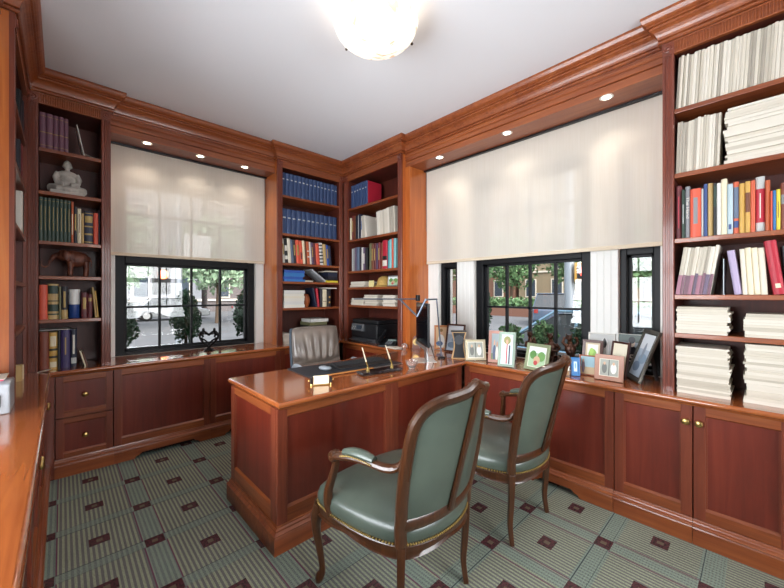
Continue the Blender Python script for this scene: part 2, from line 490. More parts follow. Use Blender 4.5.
for nm, (a, bb, c, d), w in (('counter_section', (o[0], o[1], (-.069, 3.425), (-.069, YB+.01)), W_TY), ('counter_section', (o[1], o[2], (2.401, 3.425), (-.069, 3.425)), W_TX), ('counter_section', (o[2], o[3], (2.401, YB+.01), (2.401, 3.425)), W_TY)):
    MB().prism([a, bb, c, d], cz0, CT, 'z').build(nm, w, top)
nose = [(-.013, cz0-.012), (-.006, cz0-.012), (-.002, cz0-.005), (.003, cz0-.0015), (.006, cz0), (.011, cz0+.003), (.0135, cz0+.008), (.0135, cz0+.016), (.010, cz0+.022), (.004, cz0+.0255), (.0002, cz0+.026), (.0002, cz0-.0005), (-.013, cz0-.0005)]
MB().sweep([(-.069, YB+.01), (-.069, 3.425), (2.401, 3.425), (2.401, YB+.01)], nose).build('nosing', W_TX, top, smooth=True)

# ------------------------------------------------------------------ panelled fronts
def panel_front(x0, x1, z0, z1, st=.048, rt=.052, rb=.066, y=0, th=.02):
    """returns three builders: stiles, rails, panel; local front at y"""
    a = MB()
    a.box(x0, x0+st, y, y+th, z0, z1); a.box(x1-st, x1, y, y+th, z0, z1)
    r = MB()
    for lo, hi, up in ((z0, z0+rb, 1), (z1-rt, z1, -1)):
        if up > 0: r.prism([(y+.0005, lo), (y+th, lo), (y+th, hi), (y+.0108, hi), (y+.0005, hi-.013)], x0+st, x1-st, 'x')
        else: r.prism([(y+.0005, hi), (y+th, hi), (y+th, lo), (y+.010, lo), (y+.0005, lo+.008)], x0+st, x1-st, 'x')
    p = MB().box(x0+st, x1-st, y+.011, y+.017, z0+rb, z1-rt)
    e = .007                                           # small bead inside
    for q in ((x0+st, x0+st+e, z0+rb, z1-rt), (x1-st-e, x1-st, z0+rb, z1-rt)):
        p.box(q[0], q[1], y+.007, y+.012, q[2], q[3])
    return a, r, p
def split_isl(mb):
    """each loose box of a builder as a builder of its own"""
    par = list(range(len(mb.v)))
    def fd(i):
        while par[i] != i: par[i] = par[par[i]]; i = par[i]
        return i
    for f in mb.f:
        for q in f[1:]: par[fd(q)] = fd(f[0])
    out = {}
    for f in mb.f: out.setdefault(fd(f[0]), []).append(f)
    res = []
    for fs in out.values():
        ids = sorted({i for f in fs for i in f}); mp = {i: k for k, i in enumerate(ids)}
        b = MB(); b.add([mb.v[i] for i in ids], [[mp[i] for i in f] for f in fs]); res.append(b)
    return res
def front_parts(nm, parent, a, r, p, W, bevel=.0012):
    bs = split_isl(p); big = max(bs, key=lambda b: max(v[0] for v in b.v)-min(v[0] for v in b.v) + max(v[1] for v in b.v)-min(v[1] for v in b.v))
    d = big.build(nm, W[2], parent)
    for b in bs:
        if b is not big: b.build('bead', W[0], d)
    for b in split_isl(a): b.build('door_stile', W[0], d, bevel=bevel)
    for b in split_isl(r): b.build('door_rail', W[1], d)
    return d
def add_front(nm, parent, x0, x1, z0, z1, W=(W_V, W_X, W_P), **k):
    a, r, p = panel_front(x0, x1, z0, z1, **k)
    return front_parts(nm, parent, a, r, p, W)
def knob(parent, x, z, y=0):
    M = Matrix.Translation((x, y, z)) @ Matrix.Rotation(R(90), 4, 'X')
    return MB().lathe([(.009,0),(.009,.003),(.005,.005),(.005,.013),(.0145,.019),(.018,.025),(.0155,.031),(.008,.035),(.0001,.0355)], 18, M=M).build('knob', BRASS, parent, smooth=True)
def base_unit(label, origin, rz, width, kind, W, cut=None, depth=.40, name='base_cabinet'):
    """front face at local y=0"""
    c = empty(name, origin, rz, label, 'cabinet')
    g = .0015; zt = CT-.0385; zb = .126
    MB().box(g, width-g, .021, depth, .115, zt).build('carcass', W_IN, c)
    if kind == 'drawers':
        for z0, z1 in ((.418, zt-.005), (zb, .412)):
            d = add_front('drawer', c, g+.006, width-g-.004, z0, z1, (W[0], W[1], W_P), st=.04, rt=.045, rb=.045)
            knob(d, width/2, (z0+z1)/2+.005)
    elif kind == 'panel':
        add_front('panelled_door', c, g, width-g, zb, zt, W)
    elif kind in ('door_l', 'door_r'):
        d = add_front('door', c, g, width-g, zb, zt, W)
        knob(d, width-.027 if kind == 'door_l' else .025, .632)
    elif kind == 'pair':
        for x0, x1, kx in ((g, width/2-g, width/2-.025), (width/2+g, width-g, width/2+.025)):
            d = add_front('door', c, x0, x1, zb, zt, W); knob(d, kx, .632)
    # plinth board with a bracket-foot cutout where the photo has one
    f = -.025; pts = [(0, 0)]
    if cut:
        a, e = cut
        pts += [(a, 0), (a+.012, .018), (a+.03, .022), (a+.05, .04), (e-.05, .04), (e-.03, .022), (e-.012, .018), (e, 0)]
    pts += [(width, 0), (width, .085), (0, .085)]
    p = MB().prism(pts, f, f+.02, 'y')
    if not cut: p.box(0, width, f+.02, .021, .0, .085)
    p.build('plinth', W[1], c, bevel=.001)
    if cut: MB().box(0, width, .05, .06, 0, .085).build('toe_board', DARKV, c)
    ml = [(f, .085), (f+.002, .090), (f-.002, .093), (f-.002, .097), (f+.004, .103), (f+.012, .107), (f+.014, .112), (f+.022, .118), (f+.024, .124), (.021, .124), (.021, .085)]
    MB().prism(ml, 0, width, 'x').build('base_moulding', W[1], c)
    return c
WXS = (W_V, W_X, W_P)
# back wall run
YC, XC, XCL = 3.43, 2.42, -.085
base_unit('two-drawer cherry cabinet in the corner with two brass knobs', (-.04, YC, 0), 0, .33, 'drawers', WXS)
base_unit('wide panelled cabinet under the small window, next to the drawers', (.29, YC, 0), 0, .685, 'panel', WXS, cut=(.127, .594))
base_unit('wide panelled cabinet under the window beside the office chair', (.975, YC, 0), 0, .675, 'panel', WXS, cut=(.12, .56))
base_unit('panelled cabinet behind the office chair under the blue volumes', (1.65, YC, 0), 0, .735, 'panel', WXS)
MB().box(-.10, -.0395, 3.4215, 3.45, 0, CT-.04).build('corner_post', W_V, [o for o in D.objects if o.name.startswith('base_cabinet') and o.parent is None][0]).location = (.04, -YC, 0)
# right wall run: local x runs towards -Y. y start at 3.41
base_unit('panelled cabinet beneath the printer counter', (XC, 3.405, 0), R(-90), 1.0, 'panel', WXS)
base_unit('panelled cabinet joined to the desk end, behind the second armchair', (XC, 1.684, 0), R(-90), .559, 'panel', WXS)
base_unit('plain panelled cabinet below the photo frames, without a knob', (XC, 1.123, 0), R(-90), .516, 'panel', WXS, cut=(-.4+.02 if False else .03, .33))
base_unit('cherry cabinet door with the knob on its far edge from the armchairs', (XC, .605, 0), R(-90), .36, 'door_l', WXS)
base_unit('cherry cabinet under the magazine bookcase, knob beside its neighbour', (XC, .243, 0), R(-90), .36, 'door_r', WXS)
base_unit('last cherry cabinet under the magazine bookcase, cut by the frame edge', (XC, -.119, 0), R(-90), .72, 'pair', WXS)
# left run: local x runs towards +Y
for y0, w, lb in ((-1.2, .9, 'cherry cabinet under the side counter beside the camera'), (-.3, .9, 'cherry cabinet under the side counter, middle of the run'), (.6, .9, 'cherry cabinet under the side counter with brass knobs'), (1.5, .95, 'cherry cabinet under the side counter, brass knobs seen edge-on'), (2.45, .97, 'corner cherry cabinet under the side counter by the drawers')):
    base_unit(lb, (XCL, y0, 0), R(90), w, 'pair', WXS, depth=.40)

#PART2
# ------------------------------------------------------------------ roller blinds, recessed lights, ceiling lamps
def roller_blind(label, axis, a, c, p, z0=1.638):
    b = empty('roller_blind', (0,0,0), 0, label, 'blind')
    def bx(u0, u1, p0, p1, z0_, z1_):
        m = MB()
        return m.box(u0, u1, p0, p1, z0_, z1_) if axis == 'y' else m.box(p0, p1, u0, u1, z0_, z1_)
    q = [(a+.006, z0+.028), (c-.012, z0+.028), (c-.012, HB-.004), (a+.006, HB-.004)]      # one woven sheet
    MB().add([(u, p, v) if axis == 'y' else (p, u, v) for u, v in q], [(0, 1, 2, 3)]).build('fabric', BLIND, b)
    bx(a+.006, c-.012, p-.004, p+.005, z0, z0+.028).build('bottom_bar', mat('hem_fabric', '#cdbfa9', .8), b, bevel=.003)
    bx(a+.001, c-.001, p-.035, p-.005, HB-.014, HB-.001).build('top_channel', BLACKM, b)
    q = a if axis == 'x' else c
    bx(c-.010, c-.007, p-.004, p, z0+.35, HB-.016).build('bead_chain', GREYP, b)
    return b
roller_blind('half-lowered cream roller blind over the single small-paned window beside the blue volumes', 'y', .281, 1.652, 3.80)
roller_blind('wide half-lowered cream roller blind over the row of three windows', 'x', .387, 2.435, 2.80, 1.617)
SPOT = emis('lamp_glow', '#fff1d8', 14)
def downlight(x, y, label):
    d = empty('recessed_spotlight', (x, y, HB), 0, label, 'light')
    MB().lathe([(.026,-.0005),(.04,-.0005),(.041,-.003),(.037,-.006),(.028,-.005),(.026,-.0005)], 24).build('trim_ring', mat('ring_white', '#e8e2d8', .4), d, smooth=True)
    MB().lathe([(.0001,-.002),(.0255,-.002),(.0255,-.0005),(.0001,-.0005)], 24).build('lens', SPOT, d)
    L = D.lights.new('spot_beam', 'SPOT'); L.energy = 5.5; L.color = (1, .88, .74); L.spot_size = R(125); L.spot_blend = .9; L.shadow_soft_size = .03
    o = D.objects.new('spot_beam', L); COL.objects.link(o); o.parent = d; o.location = (0, 0, -.02)
for x, w in ((.53, 'the one next to the stone figure bookcase'), (.942, 'the middle one of that header'), (1.352, 'the one next to the blue volumes')):
    downlight(x, 3.61, 'small recessed spotlight above the single-window blind, ' + w)
for y, w in ((2.085, 'beside the corner bookcase'), (1.396, 'in the middle of the header'), (.693, 'beside the magazine bookcase')):
    downlight(2.595, y, 'small recessed spotlight above the wide blind, ' + w)

def alabaster():
    m = D.materials.new('alabaster'); m.use_nodes = True; t = NT(m); b = t.b
    n = t.noise(t.coord((1,1,1)), 7, 6, 1.5); c = t.ramp(n, [(.36, '#d8b898'), (.41, '#f2e8da'), (.55, '#fff8ee')])
    t.link(c, b.inputs['Base Color']); t.link(c, b.inputs['Emission Color']); b.inputs['Emission Strength'].default_value = ALAB
    b.inputs['Roughness'].default_value = .25
    return m
ALAB = .55
ALM = alabaster()
def ceiling_lamp(x, y, label, e):
    c = empty('ceiling_lamp', (x, y, CEIL), 0, label, 'lamp')
    r = .228
    prof = []
    for k in range(0, 11):
        a = R(90)*k/10; prof.append((max(.0001, r*math.sin(a)), -.098-.124*math.cos(a)))
    inner = [(max(.0001, q[0]*.95), q[1]+.008) for q in reversed(prof)]
    MB().lathe(prof+[(r+.004, -.096), (r, -.093)]+inner, 48).build('alabaster_bowl', ALM, c, smooth=True)
    MB().lathe([(.0001,0),(.07,0),(.072,-.01),(.05,-.022),(.018,-.028),(.012,-.06),(.012,-.10),(.0001,-.10)], 24).build('canopy', BRASS, c, smooth=True)
    for k in range(3):
        a = R(100+120*k); dx, dy = math.cos(a), math.sin(a)
        MB().tube([(dx*.05,dy*.05,-.02),(dx*.12,dy*.12,-.05),(dx*.215,dy*.215,-.11)], .004, 8).build('arm', BRASS, c)
        MB().ball((dx*.222, dy*.222, -.14), .008, 8).build('screw_knob', mat('dark_bronze', '#3c2c1e', .4, .8), c)
    for nm, zz, en, sz in (('bulb_glow', -.07, e, .06),):
        L = D.lights.new(nm, 'POINT'); L.energy = en; L.color = (1, .96, .9); L.shadow_soft_size = sz
        o = D.objects.new(nm, L); COL.objects.link(o); o.parent = c; o.location = (0, 0, zz)
    return c
ceiling_lamp(1.252, 1.452, 'lit alabaster bowl ceiling lamp hanging close under the ceiling above the desk', 1.6)
ceiling_lamp(1.27, -.75, 'second alabaster bowl ceiling lamp behind the viewpoint', 22)  # out of view, added to brighten the room

# area lights added outside the two unseen windows, tilted up to fill the room
for nm, loc, rot, sx, sy, e in (('window_daylight', (XWL-.30, 1.3, 1.5), (0, R(-110), 0), 1.6, 2.0, 150), ('window_daylight', (1.25, YB-.30, 1.5), (R(112), 0, 0), 1.8, 1.6, 75)):
    L = D.lights.new(nm, 'AREA'); L.shape = 'RECTANGLE'; L.size = sx; L.size_y = sy; L.energy = e; L.color = (.90, .95, 1)
    o = D.objects.new(nm, L); COL.objects.link(o); o.location = loc; o.rotation_euler = rot

# ------------------------------------------------------------------ desk
desk = empty('desk', (1.59, 2.02, 0), 0, 'polished cherry desk with panelled front standing out from the window counter', 'desk')
def dk(mb, nm, m=None, **k):
    o = mb.build(nm, m, desk, **k); o.location = (-1.59, -2.02, 0); return o
dk(MB().box(.796, 2.384, 1.661, 2.376, CT-.026, CT), 'desktop', W_TX)
dk(MB().sweep([(2.384, 2.376), (.796, 2.376), (.796, 1.661), (2.384, 1.661)][::-1][::-1] if False else [(2.384, 2.376), (.796, 2.376), (.796, 1.661), (2.384, 1.661)], [(-u, z) for u, z in nose]) if False else
   MB().sweep([(.796, 2.376), (.796, 1.661), (2.384, 1.661)], nose), 'desktop_nosing', W_TX, smooth=True)
dk(MB().box(.80, 2.384, 2.3765, 2.388, CT-.034, CT), 'rear_nosing', W_TX, bevel=.003)
for x0, x1, sl in ((.794, 1.592, .055), (1.592, 2.384, .064)):
    a, r, p = panel_front(x0, x1, .126, CT-.04, st=sl, rt=.05, rb=.085, y=1.685)
    d = front_parts('front_panel', desk, a, r, p, WXS); d.location = (-1.59, -2.02, 0)
# side panel (faces -X)
a, r, p = panel_front(0, .645, .126, CT-.04, st=.06, rt=.05, rb=.085)
M = Matrix.Translation((.794, 2.352, 0)) @ Matrix.Rotation(R(-90), 4, 'Z')
for q in (a, r, p): q.v = [tuple(M @ Vector(v)) for v in q.v]
d = front_parts('end_panel', desk, a, r, p, (W_V, W_Y, W_P)); d.location = (-1.59, -2.02, 0)
dk(MB().box(.815, 1.24, 1.707, 2.345, .02, CT-.04), 'pedestal', W_P)
dk(MB().box(1.95, 2.384, 1.707, 2.345, .02, CT-.04), 'pedestal', W_P)
for x0 in (.82, 1.955):
    for z0, z1 in ((.13, .40), (.405, .56), (.565, .70)):
        q = dk(MB().box(x0, x0+.41, 2.346, 2.362, z0, z1), 'drawer', W_X, bevel=.002)
        kb = MB().ball((x0+.205, 2.372, (z0+z1)/2), .012, 10); kb.build('knob', BRASS, q, smooth=True)
base_prof = [(-.005, .0), (.03, .0), (.03, .085), (.027, .089), (.031, .092), (.031, .097), (.024, .101), (.016, .106), (.015, .112), (.006, .118), (.004, .126), (-.005, .126)]
dk(MB().sweep([(.794, 2.345), (.794, 1.685), (2.384, 1.685)], base_prof), 'plinth', W_X, smooth=True)

# ------------------------------------------------------------------ upholstered armchairs
LEATH = mottled('sage_leather', ['#404a42', '#49534a', '#545e54'], 3.0, .36, 0, .03, .25)
def spline_closed(pts, n=8):
    out = []; k = len(pts)
    for i in range(k):
        p0, p1, p2, p3 = (Vector(pts[(i+j-1) % k]) for j in range(4))
        for q in range(n):
            t = q/n
            out.append(.5*((2*p1)+(-p0+p2)*t+(2*p0-5*p1+4*p2-p3)*t*t+(-p0+3*p1-3*p2+p3)*t**3))
    return out
def spline_open(pts, n=6):
    P = [Vector(p) for p in pts]; P = [2*P[0]-P[1]] + P + [2*P[-1]-P[-2]]; out = []
    for i in range(1, len(P)-2):
        p0, p1, p2, p3 = P[i-1:i+3]
        for q in range(n):
            t = q/n
            out.append(.5*((2*p1)+(-p0+p2)*t+(2*p0-5*p1+4*p2-p3)*t*t+(-p0+3*p1-3*p2+p3)*t**3))
    out.append(P[-2]); return out
def loops(mb, rings, cap0=True, cap1=True):
    n = len(rings[0]); vs = [v for r in rings for v in r]
    fs = [(i*n+j, i*n+(j+1)%n, (i+1)*n+(j+1)%n, (i+1)*n+j) for i in range(len(rings)-1) for j in range(n)]
    if cap0: fs.append(tuple(range(n-1,-1,-1)))
    if cap1: fs.append(tuple((len(rings)-1)*n+j for j in range(n)))
    return mb.add(vs, fs)
def armchair(label):
    c = empty('armchair', (0,0,0), 0, label, 'armchair')
    seat_pts = [(-.205,-.235),(-.11,-.283),(0,-.297),(.11,-.283),(.205,-.235),(.262,-.12),(.29,.03),(.296,.15),(.268,.235),(.14,.268),(0,.275),(-.14,.268),(-.268,.235),(-.296,.15),(-.29,.03),(-.262,-.12)]
    out = [Vector((p.x, p.y)) for p in spline_closed([(a, b, 0) for a, b in seat_pts], 5)]
    def ring(s, z, dz=None): return [(p.x*s, p.y*s, z + (dz(p) if dz else 0)) for p in out]
    dip = lambda p: .018*abs(math.sin(2*math.atan2(p.y, p.x)))**1.0 * -1 + .009
    mb = MB()
    loops(mb, [ring(.90,.335), ring(.985,.325,dip), ring(1.01,.33,dip), ring(.99,.342,dip), ring(1.0,.352), ring(1.005,.366), ring(.98,.375), ring(.9,.375)])
    mb.build('seat_frame', W_CH, c, smooth=True)
    dome = lambda k: (lambda p: 0)
    mb = MB()
    loops(mb, [ring(.95,.374), ring(.995,.380), ring(1.012,.395), ring(1.01,.412), ring(.985,.432), ring(.93,.448), ring(.80,.462), ring(.6,.470), ring(.35,.474), ring(.1,.475)])
    mb.build('seat_cushion', LEATH, c, smooth=True)
    mb = MB(); acc = 0
    for i, p in enumerate(out):
        q = out[(i+1) % len(out)]; L = (q-p).length; k = max(1, round(L/.0115))
        for j in range(k):
            r = p.lerp(q, j/k); mb.ball((r.x*1.008, r.y*1.008, .377), .0052, 6, m_=4)
    mb.build('nail_stud', GOLD, c)
    # legs
    for sx in (-1, 1):
        pts = spline_open([(sx*.262,.222,.36),(sx*.277,.238,.30),(sx*.279,.243,.24),(sx*.268,.230,.14),(sx*.262,.220,.06),(sx*.270,.229,.022),(sx*.274,.233,.0)])
        n = len(pts); rr = [.033,.030,.029,.028,.027,.026,.0245,.023,.0215,.020,.019,.018,.0175,.017,.0165,.016,.0155,.015,.0145,.014,.0135,.013,.0125,.0125,.013,.014,.0155,.017,.018,.0185,.0185,.018,.017,.016,.015,.014,.013]
        MB().tube(pts, [1.12*rr[int(i*(len(rr)-1)/(n-1))] for i in range(n)], 12).build('leg', W_CH, c, smooth=True)
        pts = spline_open([(sx*.205,-.232,.37),(sx*.207,-.232,.30),(sx*.205,-.228,.2),(sx*.203,-.222,.1),(sx*.206,-.235,.0)])
        n = len(pts)
        MB().tube(pts, [.024-.008*i/(n-1) for i in range(n)], 4, up=(0,1,0.001)).build('leg', W_CH, c, bevel=.004)
    # back surface: u -1..1 across, z up
    def ys(z): return -.232 - .078*max(0, (z-.42))/.45 if z > .42 else -.232
    def hw(z): return .205 + .022*math.sin(math.pi*min(1, max(0, (z-.40)/.5)))
    def bul(z): return .048 + .043*min(1, max(0, (z-.45)/.5))
    def S(u, z, o=0): return Vector((hw(z)*u, ys(z) - bul(z)*(1-u*u) + o, z))
    # frame loop outline in (u,z)
    top_uz = [(-1,.74),(-1,.80),(-.975,.85),(-.88,.893),(-.68,.922),(-.42,.935),(-.2,.945),(-.1,.956),(0,.963)]
    top_uz = top_uz + [(-u, z) for u, z in reversed(top_uz[:-1])]
    side = [(-1,.375),(-1,.45),(-1,.6)]
    uz = side + top_uz + [(-u, z) for u, z in reversed(side)]
    uzs = spline_open([(u, 0, z) for u, z in uz], 4)
    path = [S(p.x, p.z) for p in uzs]
    mb = MB().tube(path, .0235, 10, flat=(1.28, .85), up=(0, 1, .001))
    mb.build('back_frame', W_CH, c, smooth=True)
    MB().tube([S(p.x, p.z, -.019)*1.0 + Vector((0,0,.004)) for p in uzs[9:-9]], .0045, 6).build('back_bead', W_CH, c, smooth=True)
    low = [S(u, .455 + .0*u) for u in [i/8 for i in range(-8, 9)]]
    MB().tube(low, .024, 10, flat=(.7, 1.3)).build('lower_back_rail', W_CH, c, smooth=True)
    # crest carving
    mb = MB()
    for dx, dz, r in ((0,.018,.016),(-.022,.010,.013),(.022,.010,.013),(-.043,.0,.010),(.043,.0,.010),(0,-.004,.014)):
        q = S(dx/.21, .962+dz); mb.ball(tuple(q), (r*1.15, .018, r*.75), 10)
    mb.build('crest_carving', W_CH, c, smooth=True)
    # upholstery panels: rear skin and puffed front
    def topz(u):
        a = abs(u)
        for (u0, z0), (u1, z1) in zip(top_uz[:9], top_uz[1:9]):
            if -u1 <= a <= -u0: return z0 + (z1-z0)*((-u0-a)/(u1*-1 - -u0) * -1 if u0 != u1 else 0)
        return .8
    nu, nz = 20, 16
    for nm, off, puff in (('back_upholstery', -.008, -.002), ('inside_back_cushion', .012, .028)):
        grid = []
        for j in range(nz+1):
            row = []
            for i in range(nu+1):
                u = -.97 + 1.94*i/nu; v = j/nz; z = .47 + (topz(u)-.012-.47)*v
                e = (1-abs(2*v-1)**4)*(1-abs(u/.97)**6)
                row.append(S(u, z, off + puff*e))
            grid.append(row)
        vs = [tuple(p) for r_ in grid for p in r_] + [tuple(p + Vector((0, .008 if off < 0 else -.008, 0))) for r_ in grid for p in r_]
        N = (nu+1)*(nz+1); fs = []
        for j in range(nz):
            for i in range(nu):
                a = j*(nu+1)+i; q = (a, a+1, a+nu+2, a+nu+1); fs.append(q); fs.append(tuple(N+k for k in reversed(q)))
        bd = [i for i in range(nu+1)] + [j*(nu+1)+nu for j in range(1, nz+1)] + [nz*(nu+1)+i for i in range(nu-1,-1,-1)] + [j*(nu+1) for j in range(nz-1,0,-1)]
        for k in range(len(bd)): a, b2 = bd[k], bd[(k+1)%len(bd)]; fs.append((a, N+a, N+b2, b2))
        MB().add(vs, fs).build(nm, LEATH, c, smooth=True)
    sl = [S(0, z, -.017) for z in [.455+.0505*i for i in range(11)]]
    MB().tube(sl, .0165, 8, flat=(1.0, .62), up=(0,1,.2)).build('centre_slat', W_CH, c, smooth=True)
    # arms
    for sx in (-1, 1):


        pts = spline_open([(sx*.214,-.262,.705),(sx*.222,-.232,.668),(sx*.238,-.19,.655),(sx*.255,-.12,.655),(sx*.268,-.03,.648),(sx*.276,.04,.635),(sx*.279,.085,.622),(sx*.279,.103,.606)])
        n = len(pts); rr = [.0165+.004*abs(math.sin(i/n*6)) for i in range(n)]; rr[-1] = .012; rr[-6:-1] = [.021,.0235,.0245,.024,.021]
        arm = MB().tube(pts, rr, 10, flat=(1.1, .8)).build('arm', W_CH, c, smooth=True)
        pad = spline_open([(sx*.254,-.135,.672),(sx*.262,-.08,.676),(sx*.269,-.02,.671),(sx*.274,.03,.657)])
        n = len(pad)
        MB().tube(pad, [.021*math.sin(math.pi*(.12+.76*i/(n-1)))**.35 for i in range(n)], 12, flat=(1.15,.85)).build('arm_pad', LEATH, arm, smooth=True)
        mb = MB()
        for i, p in enumerate(pad):
            for q in (-1, 1): mb.ball((p.x+q*.0225, p.y, p.z-.012), .0036, 6, m_=4)
        mb.build('arm_stud', GOLD, arm)
        sp = spline_open([(sx*.283,.105,.372),(sx*.297,.115,.42),(sx*.300,.112,.47),(sx*.288,.10,.53),(sx*.277,.092,.58),(sx*.277,.09,.615)])
        n = len(sp)
        MB().tube(sp, [.021-.006*i/(n-1) for i in range(n)], 8, flat=(.85,1.15)).build('arm_support', W_CH, c, smooth=True)
        M = Matrix.Translation((sx*.279, .096, .62)) @ Matrix.Rotation(R(90), 4, 'Y')
        MB().lathe([(.0001,-.022),(.018,-.022),(.024,-.012),(.024,.012),(.018,.022),(.0001,.022)], 14, M=M).build('scroll', W_CH, arm, smooth=True)
    return c
ch1 = armchair('carved walnut armchair in sage green leather, the one standing alone before the desk corner')
ch1.location = (1.122, 1.15, 0)
ch2 = copy_tree(ch1); ch2.location = (1.907, 1.117, 0); ch2.rotation_euler = (0, 0, R(-1))
tag(ch2, 'carved walnut armchair in sage green leather, the one beside the photo-frame counter', 'armchair')
for q in (ch1, ch2): q['group'] = 'visitor armchairs before the desk'

# ------------------------------------------------------------------ office chair
oc = empty('office_chair', (1.81, 2.83, -.0), R(-8), 'taupe leather office chair with pleated backrest behind the desk', 'office chair')
TAUPE = mottled('taupe_leather', ['#5f544d', '#6f645c', '#80746a'], 6, .32, 0, .05, .2)
BLUEV = mat('blue_grey_shell', '#65727f', .4)  # bluish reflection on the chair sides put into the shell colour
def pillow(nm, w, h, th, fn, parent, m, nu=28, nz=22, T=None):
    fr, bk = [], []
    for j in range(nz+1):
        for i in range(nu+1):
            u = -1+2*i/nu; v = -1+2*j/nz
            e = max(0, (1-abs(u)**5)*(1-abs(v)**5))**.5
            sx = w/2*u*(1-.06*abs(v)**4); sz = h/2*v*(1-.05*abs(u)**4)
            fr.append((sx, -th/2*e - fn(u, v)*e, sz)); bk.append((sx, th/2*e, sz))
    N = (nu+1)*(nz+1); fs = []
    for j in range(nz):
        for i in range(nu):
            a = j*(nu+1)+i; q = (a, a+1, a+nu+2, a+nu+1); fs.append(q); fs.append(tuple(N+k for k in reversed(q)))
    mb = MB().add(fr+bk, fs, T); o = mb.build(nm, m, parent, smooth=True)
    q = o.modifiers.new('w', 'WELD'); q.merge_threshold = .0005
    return o
def pleats(u, v):
    # crease across, pleats fanning up from it
    cz = -.28; d = v-cz-.10*u*u
    c = -.035*math.exp(-(d/.07)**2)
    p = 0
    if d > 0: p = .010*math.cos(u/(1+.35*d)*24)*min(1, d*4)*max(0, 1-abs(u)**4)*max(0, 1-d*.75)
    else: p = .004*math.cos((u*26)+2*d*u)*min(1, -d*5)
    return c + p + .012*(1-u*u)
pillow('backrest', .50, .56, .10, pleats, oc, TAUPE, 64, 30, Matrix.Translation((0, .20, .71)) @ Matrix.Rotation(R(-10), 4, 'X'))
pillow('back_shell', .50, .54, .05, lambda u, v: 0, oc, BLUEV, 16, 14, Matrix.Translation((0, .262, .71)) @ Matrix.Rotation(R(-10), 4, 'X'))
pillow('seat', .52, .50, .11, lambda u, v: .008*(1-u*u), oc, TAUPE, 24, 20, Matrix.Translation((0, -.03, .45)) @ Matrix.Rotation(R(-90), 4, 'X'))
for sx in (-1, 1):
    MB().tube(spline_open([(sx*.22,.05,.40),(sx*.29,.05,.45),(sx*.30,.04,.60),(sx*.295,.0,.655),(sx*.29,-.12,.66),(sx*.285,-.18,.64)]), .017, 10, flat=(1.4,.8)).build('armrest', mat('pale_armrest', '#9aa2aa', .4), oc, smooth=True)
MB().tube([(0,0,.12),(0,0,.39)], .028, 16).build('gas_column', BLACKM, oc, smooth=True)
for k in range(5):
    a = R(90+72*k); q = MB().tube([(0,0,.13),(.27*math.cos(a),.27*math.sin(a),.085)], [.03,.018], 8).build('base_arm', BLACKP, oc, smooth=True)
    M = Matrix.Translation((.27*math.cos(a), .27*math.sin(a), .033)) @ Matrix.Rotation(a, 4, 'Z') @ Matrix.Rotation(R(90), 4, 'X')
    MB().lathe([(.0001,-.022),(.028,-.022),(.032,-.015),(.032,.015),(.028,.022),(.0001,.022)], 16, M=M).build('caster', BLACKP, q, smooth=True)
#PART3
# ------------------------------------------------------------------ books and papers
FR = {'BL': Matrix.Translation((-.175, YF, 0)), 'BC': Matrix.Translation((1.654, YF, 0)),
      'RC': Matrix.Translation((XF, YF-.006, 0)) @ Matrix.Rotation(R(-90), 4, 'Z'),
      'RN': Matrix.Translation((XF, .385, 0)) @ Matrix.Rotation(R(-90), 4, 'Z'),
      'LL': Matrix.Translation((XL, 2.6, 0)) @ Matrix.Rotation(R(90), 4, 'Z'), 'W': Matrix.Identity(4)}
PAL = {'purple': '#6f4858', 'dkpurple': '#3b2e5e', 'green': '#394b42', 'orange': '#c65a3a', 'dark': '#23212a', 'cream': '#ded2b4', 'tan': '#b89a63',
       'navy': '#22273c', 'red': '#b03a2c', 'redorange': '#d4553c', 'maroon': '#5c2228', 'brown': '#6b3a22', 'blue': '#2c4478', 'brightblue': '#2f6fae',
       'white': '#d6d1c6', 'grey': '#7f7f82', 'palegrey': '#b4b6b4', 'volblue': '#31456b', 'paleblue': '#a9bcc4', 'yellow': '#d8c23c', 'gold': '#c49a4a',
       'black': '#17171a', 'crimson': '#ad1f33', 'teal': '#3f8d97', 'cyan': '#7fbcc0', 'lavender': '#a99ab8', 'olive': '#6b6a4c', 'plum': '#5c4a63', 'greyblue': '#5c6a80', 'royal': '#2a4fa0',
       'dkgreen': '#22382c', 'leather': '#7a3a26', 'pink': '#8d5a6c', 'darkred': '#6e1d22', 'lightgrey': '#cfcdc8', 'ivory': '#d8cfbc', 'burnt': '#b5562f'}
FOIL = mat('gold_foil', '#a98f55', .5, .2)
def BM(c):
    return mat('cover_'+c, PAL[c], .48)
PAPERS = [mat('paper_a', '#cbc3b4', .8), mat('paper_b', '#bab2a3', .8), mat('paper_c', '#a39b8e', .8), mat('paper_d', '#d3ccbf', .8)]
_bk = {}
def book_mesh(w, h, d, col, side=None):
    k = ('c', round(w, 3), round(h, 3), round(d, 3), col, side)
    if k not in _bk:
        e_ = min(.009, w*.28); t = min(.003, w*.14); mb = MB().m(BM(col))
        n = 6; prof = []
        for i in range(n+1):
            a = math.pi*i/n; prof.append((w/2 - (w/2)*math.cos(a), e_ - e_*math.sin(a)))
        mb.prism([*prof, (w, .0125), (w-t, .0125), (w-t, .0095), (t, .0095), (t, .0125), (0, .0125)], 0, h, 'z')
        if side: mb.m(BM(side))
        mb.box(0, t, .0126, d, 0, h); mb.box(w-t, w, .0126, d, 0, h)
        _bk[k] = mb.mesh('book')
        p = MB().m(CREAM).box(t+.0002, w-t-.0002, .0100, d-.004, .004, h-.004)
        _bk[k+('p',)] = p.mesh('page_block')
    return _bk[k], _bk[k+('p',)]
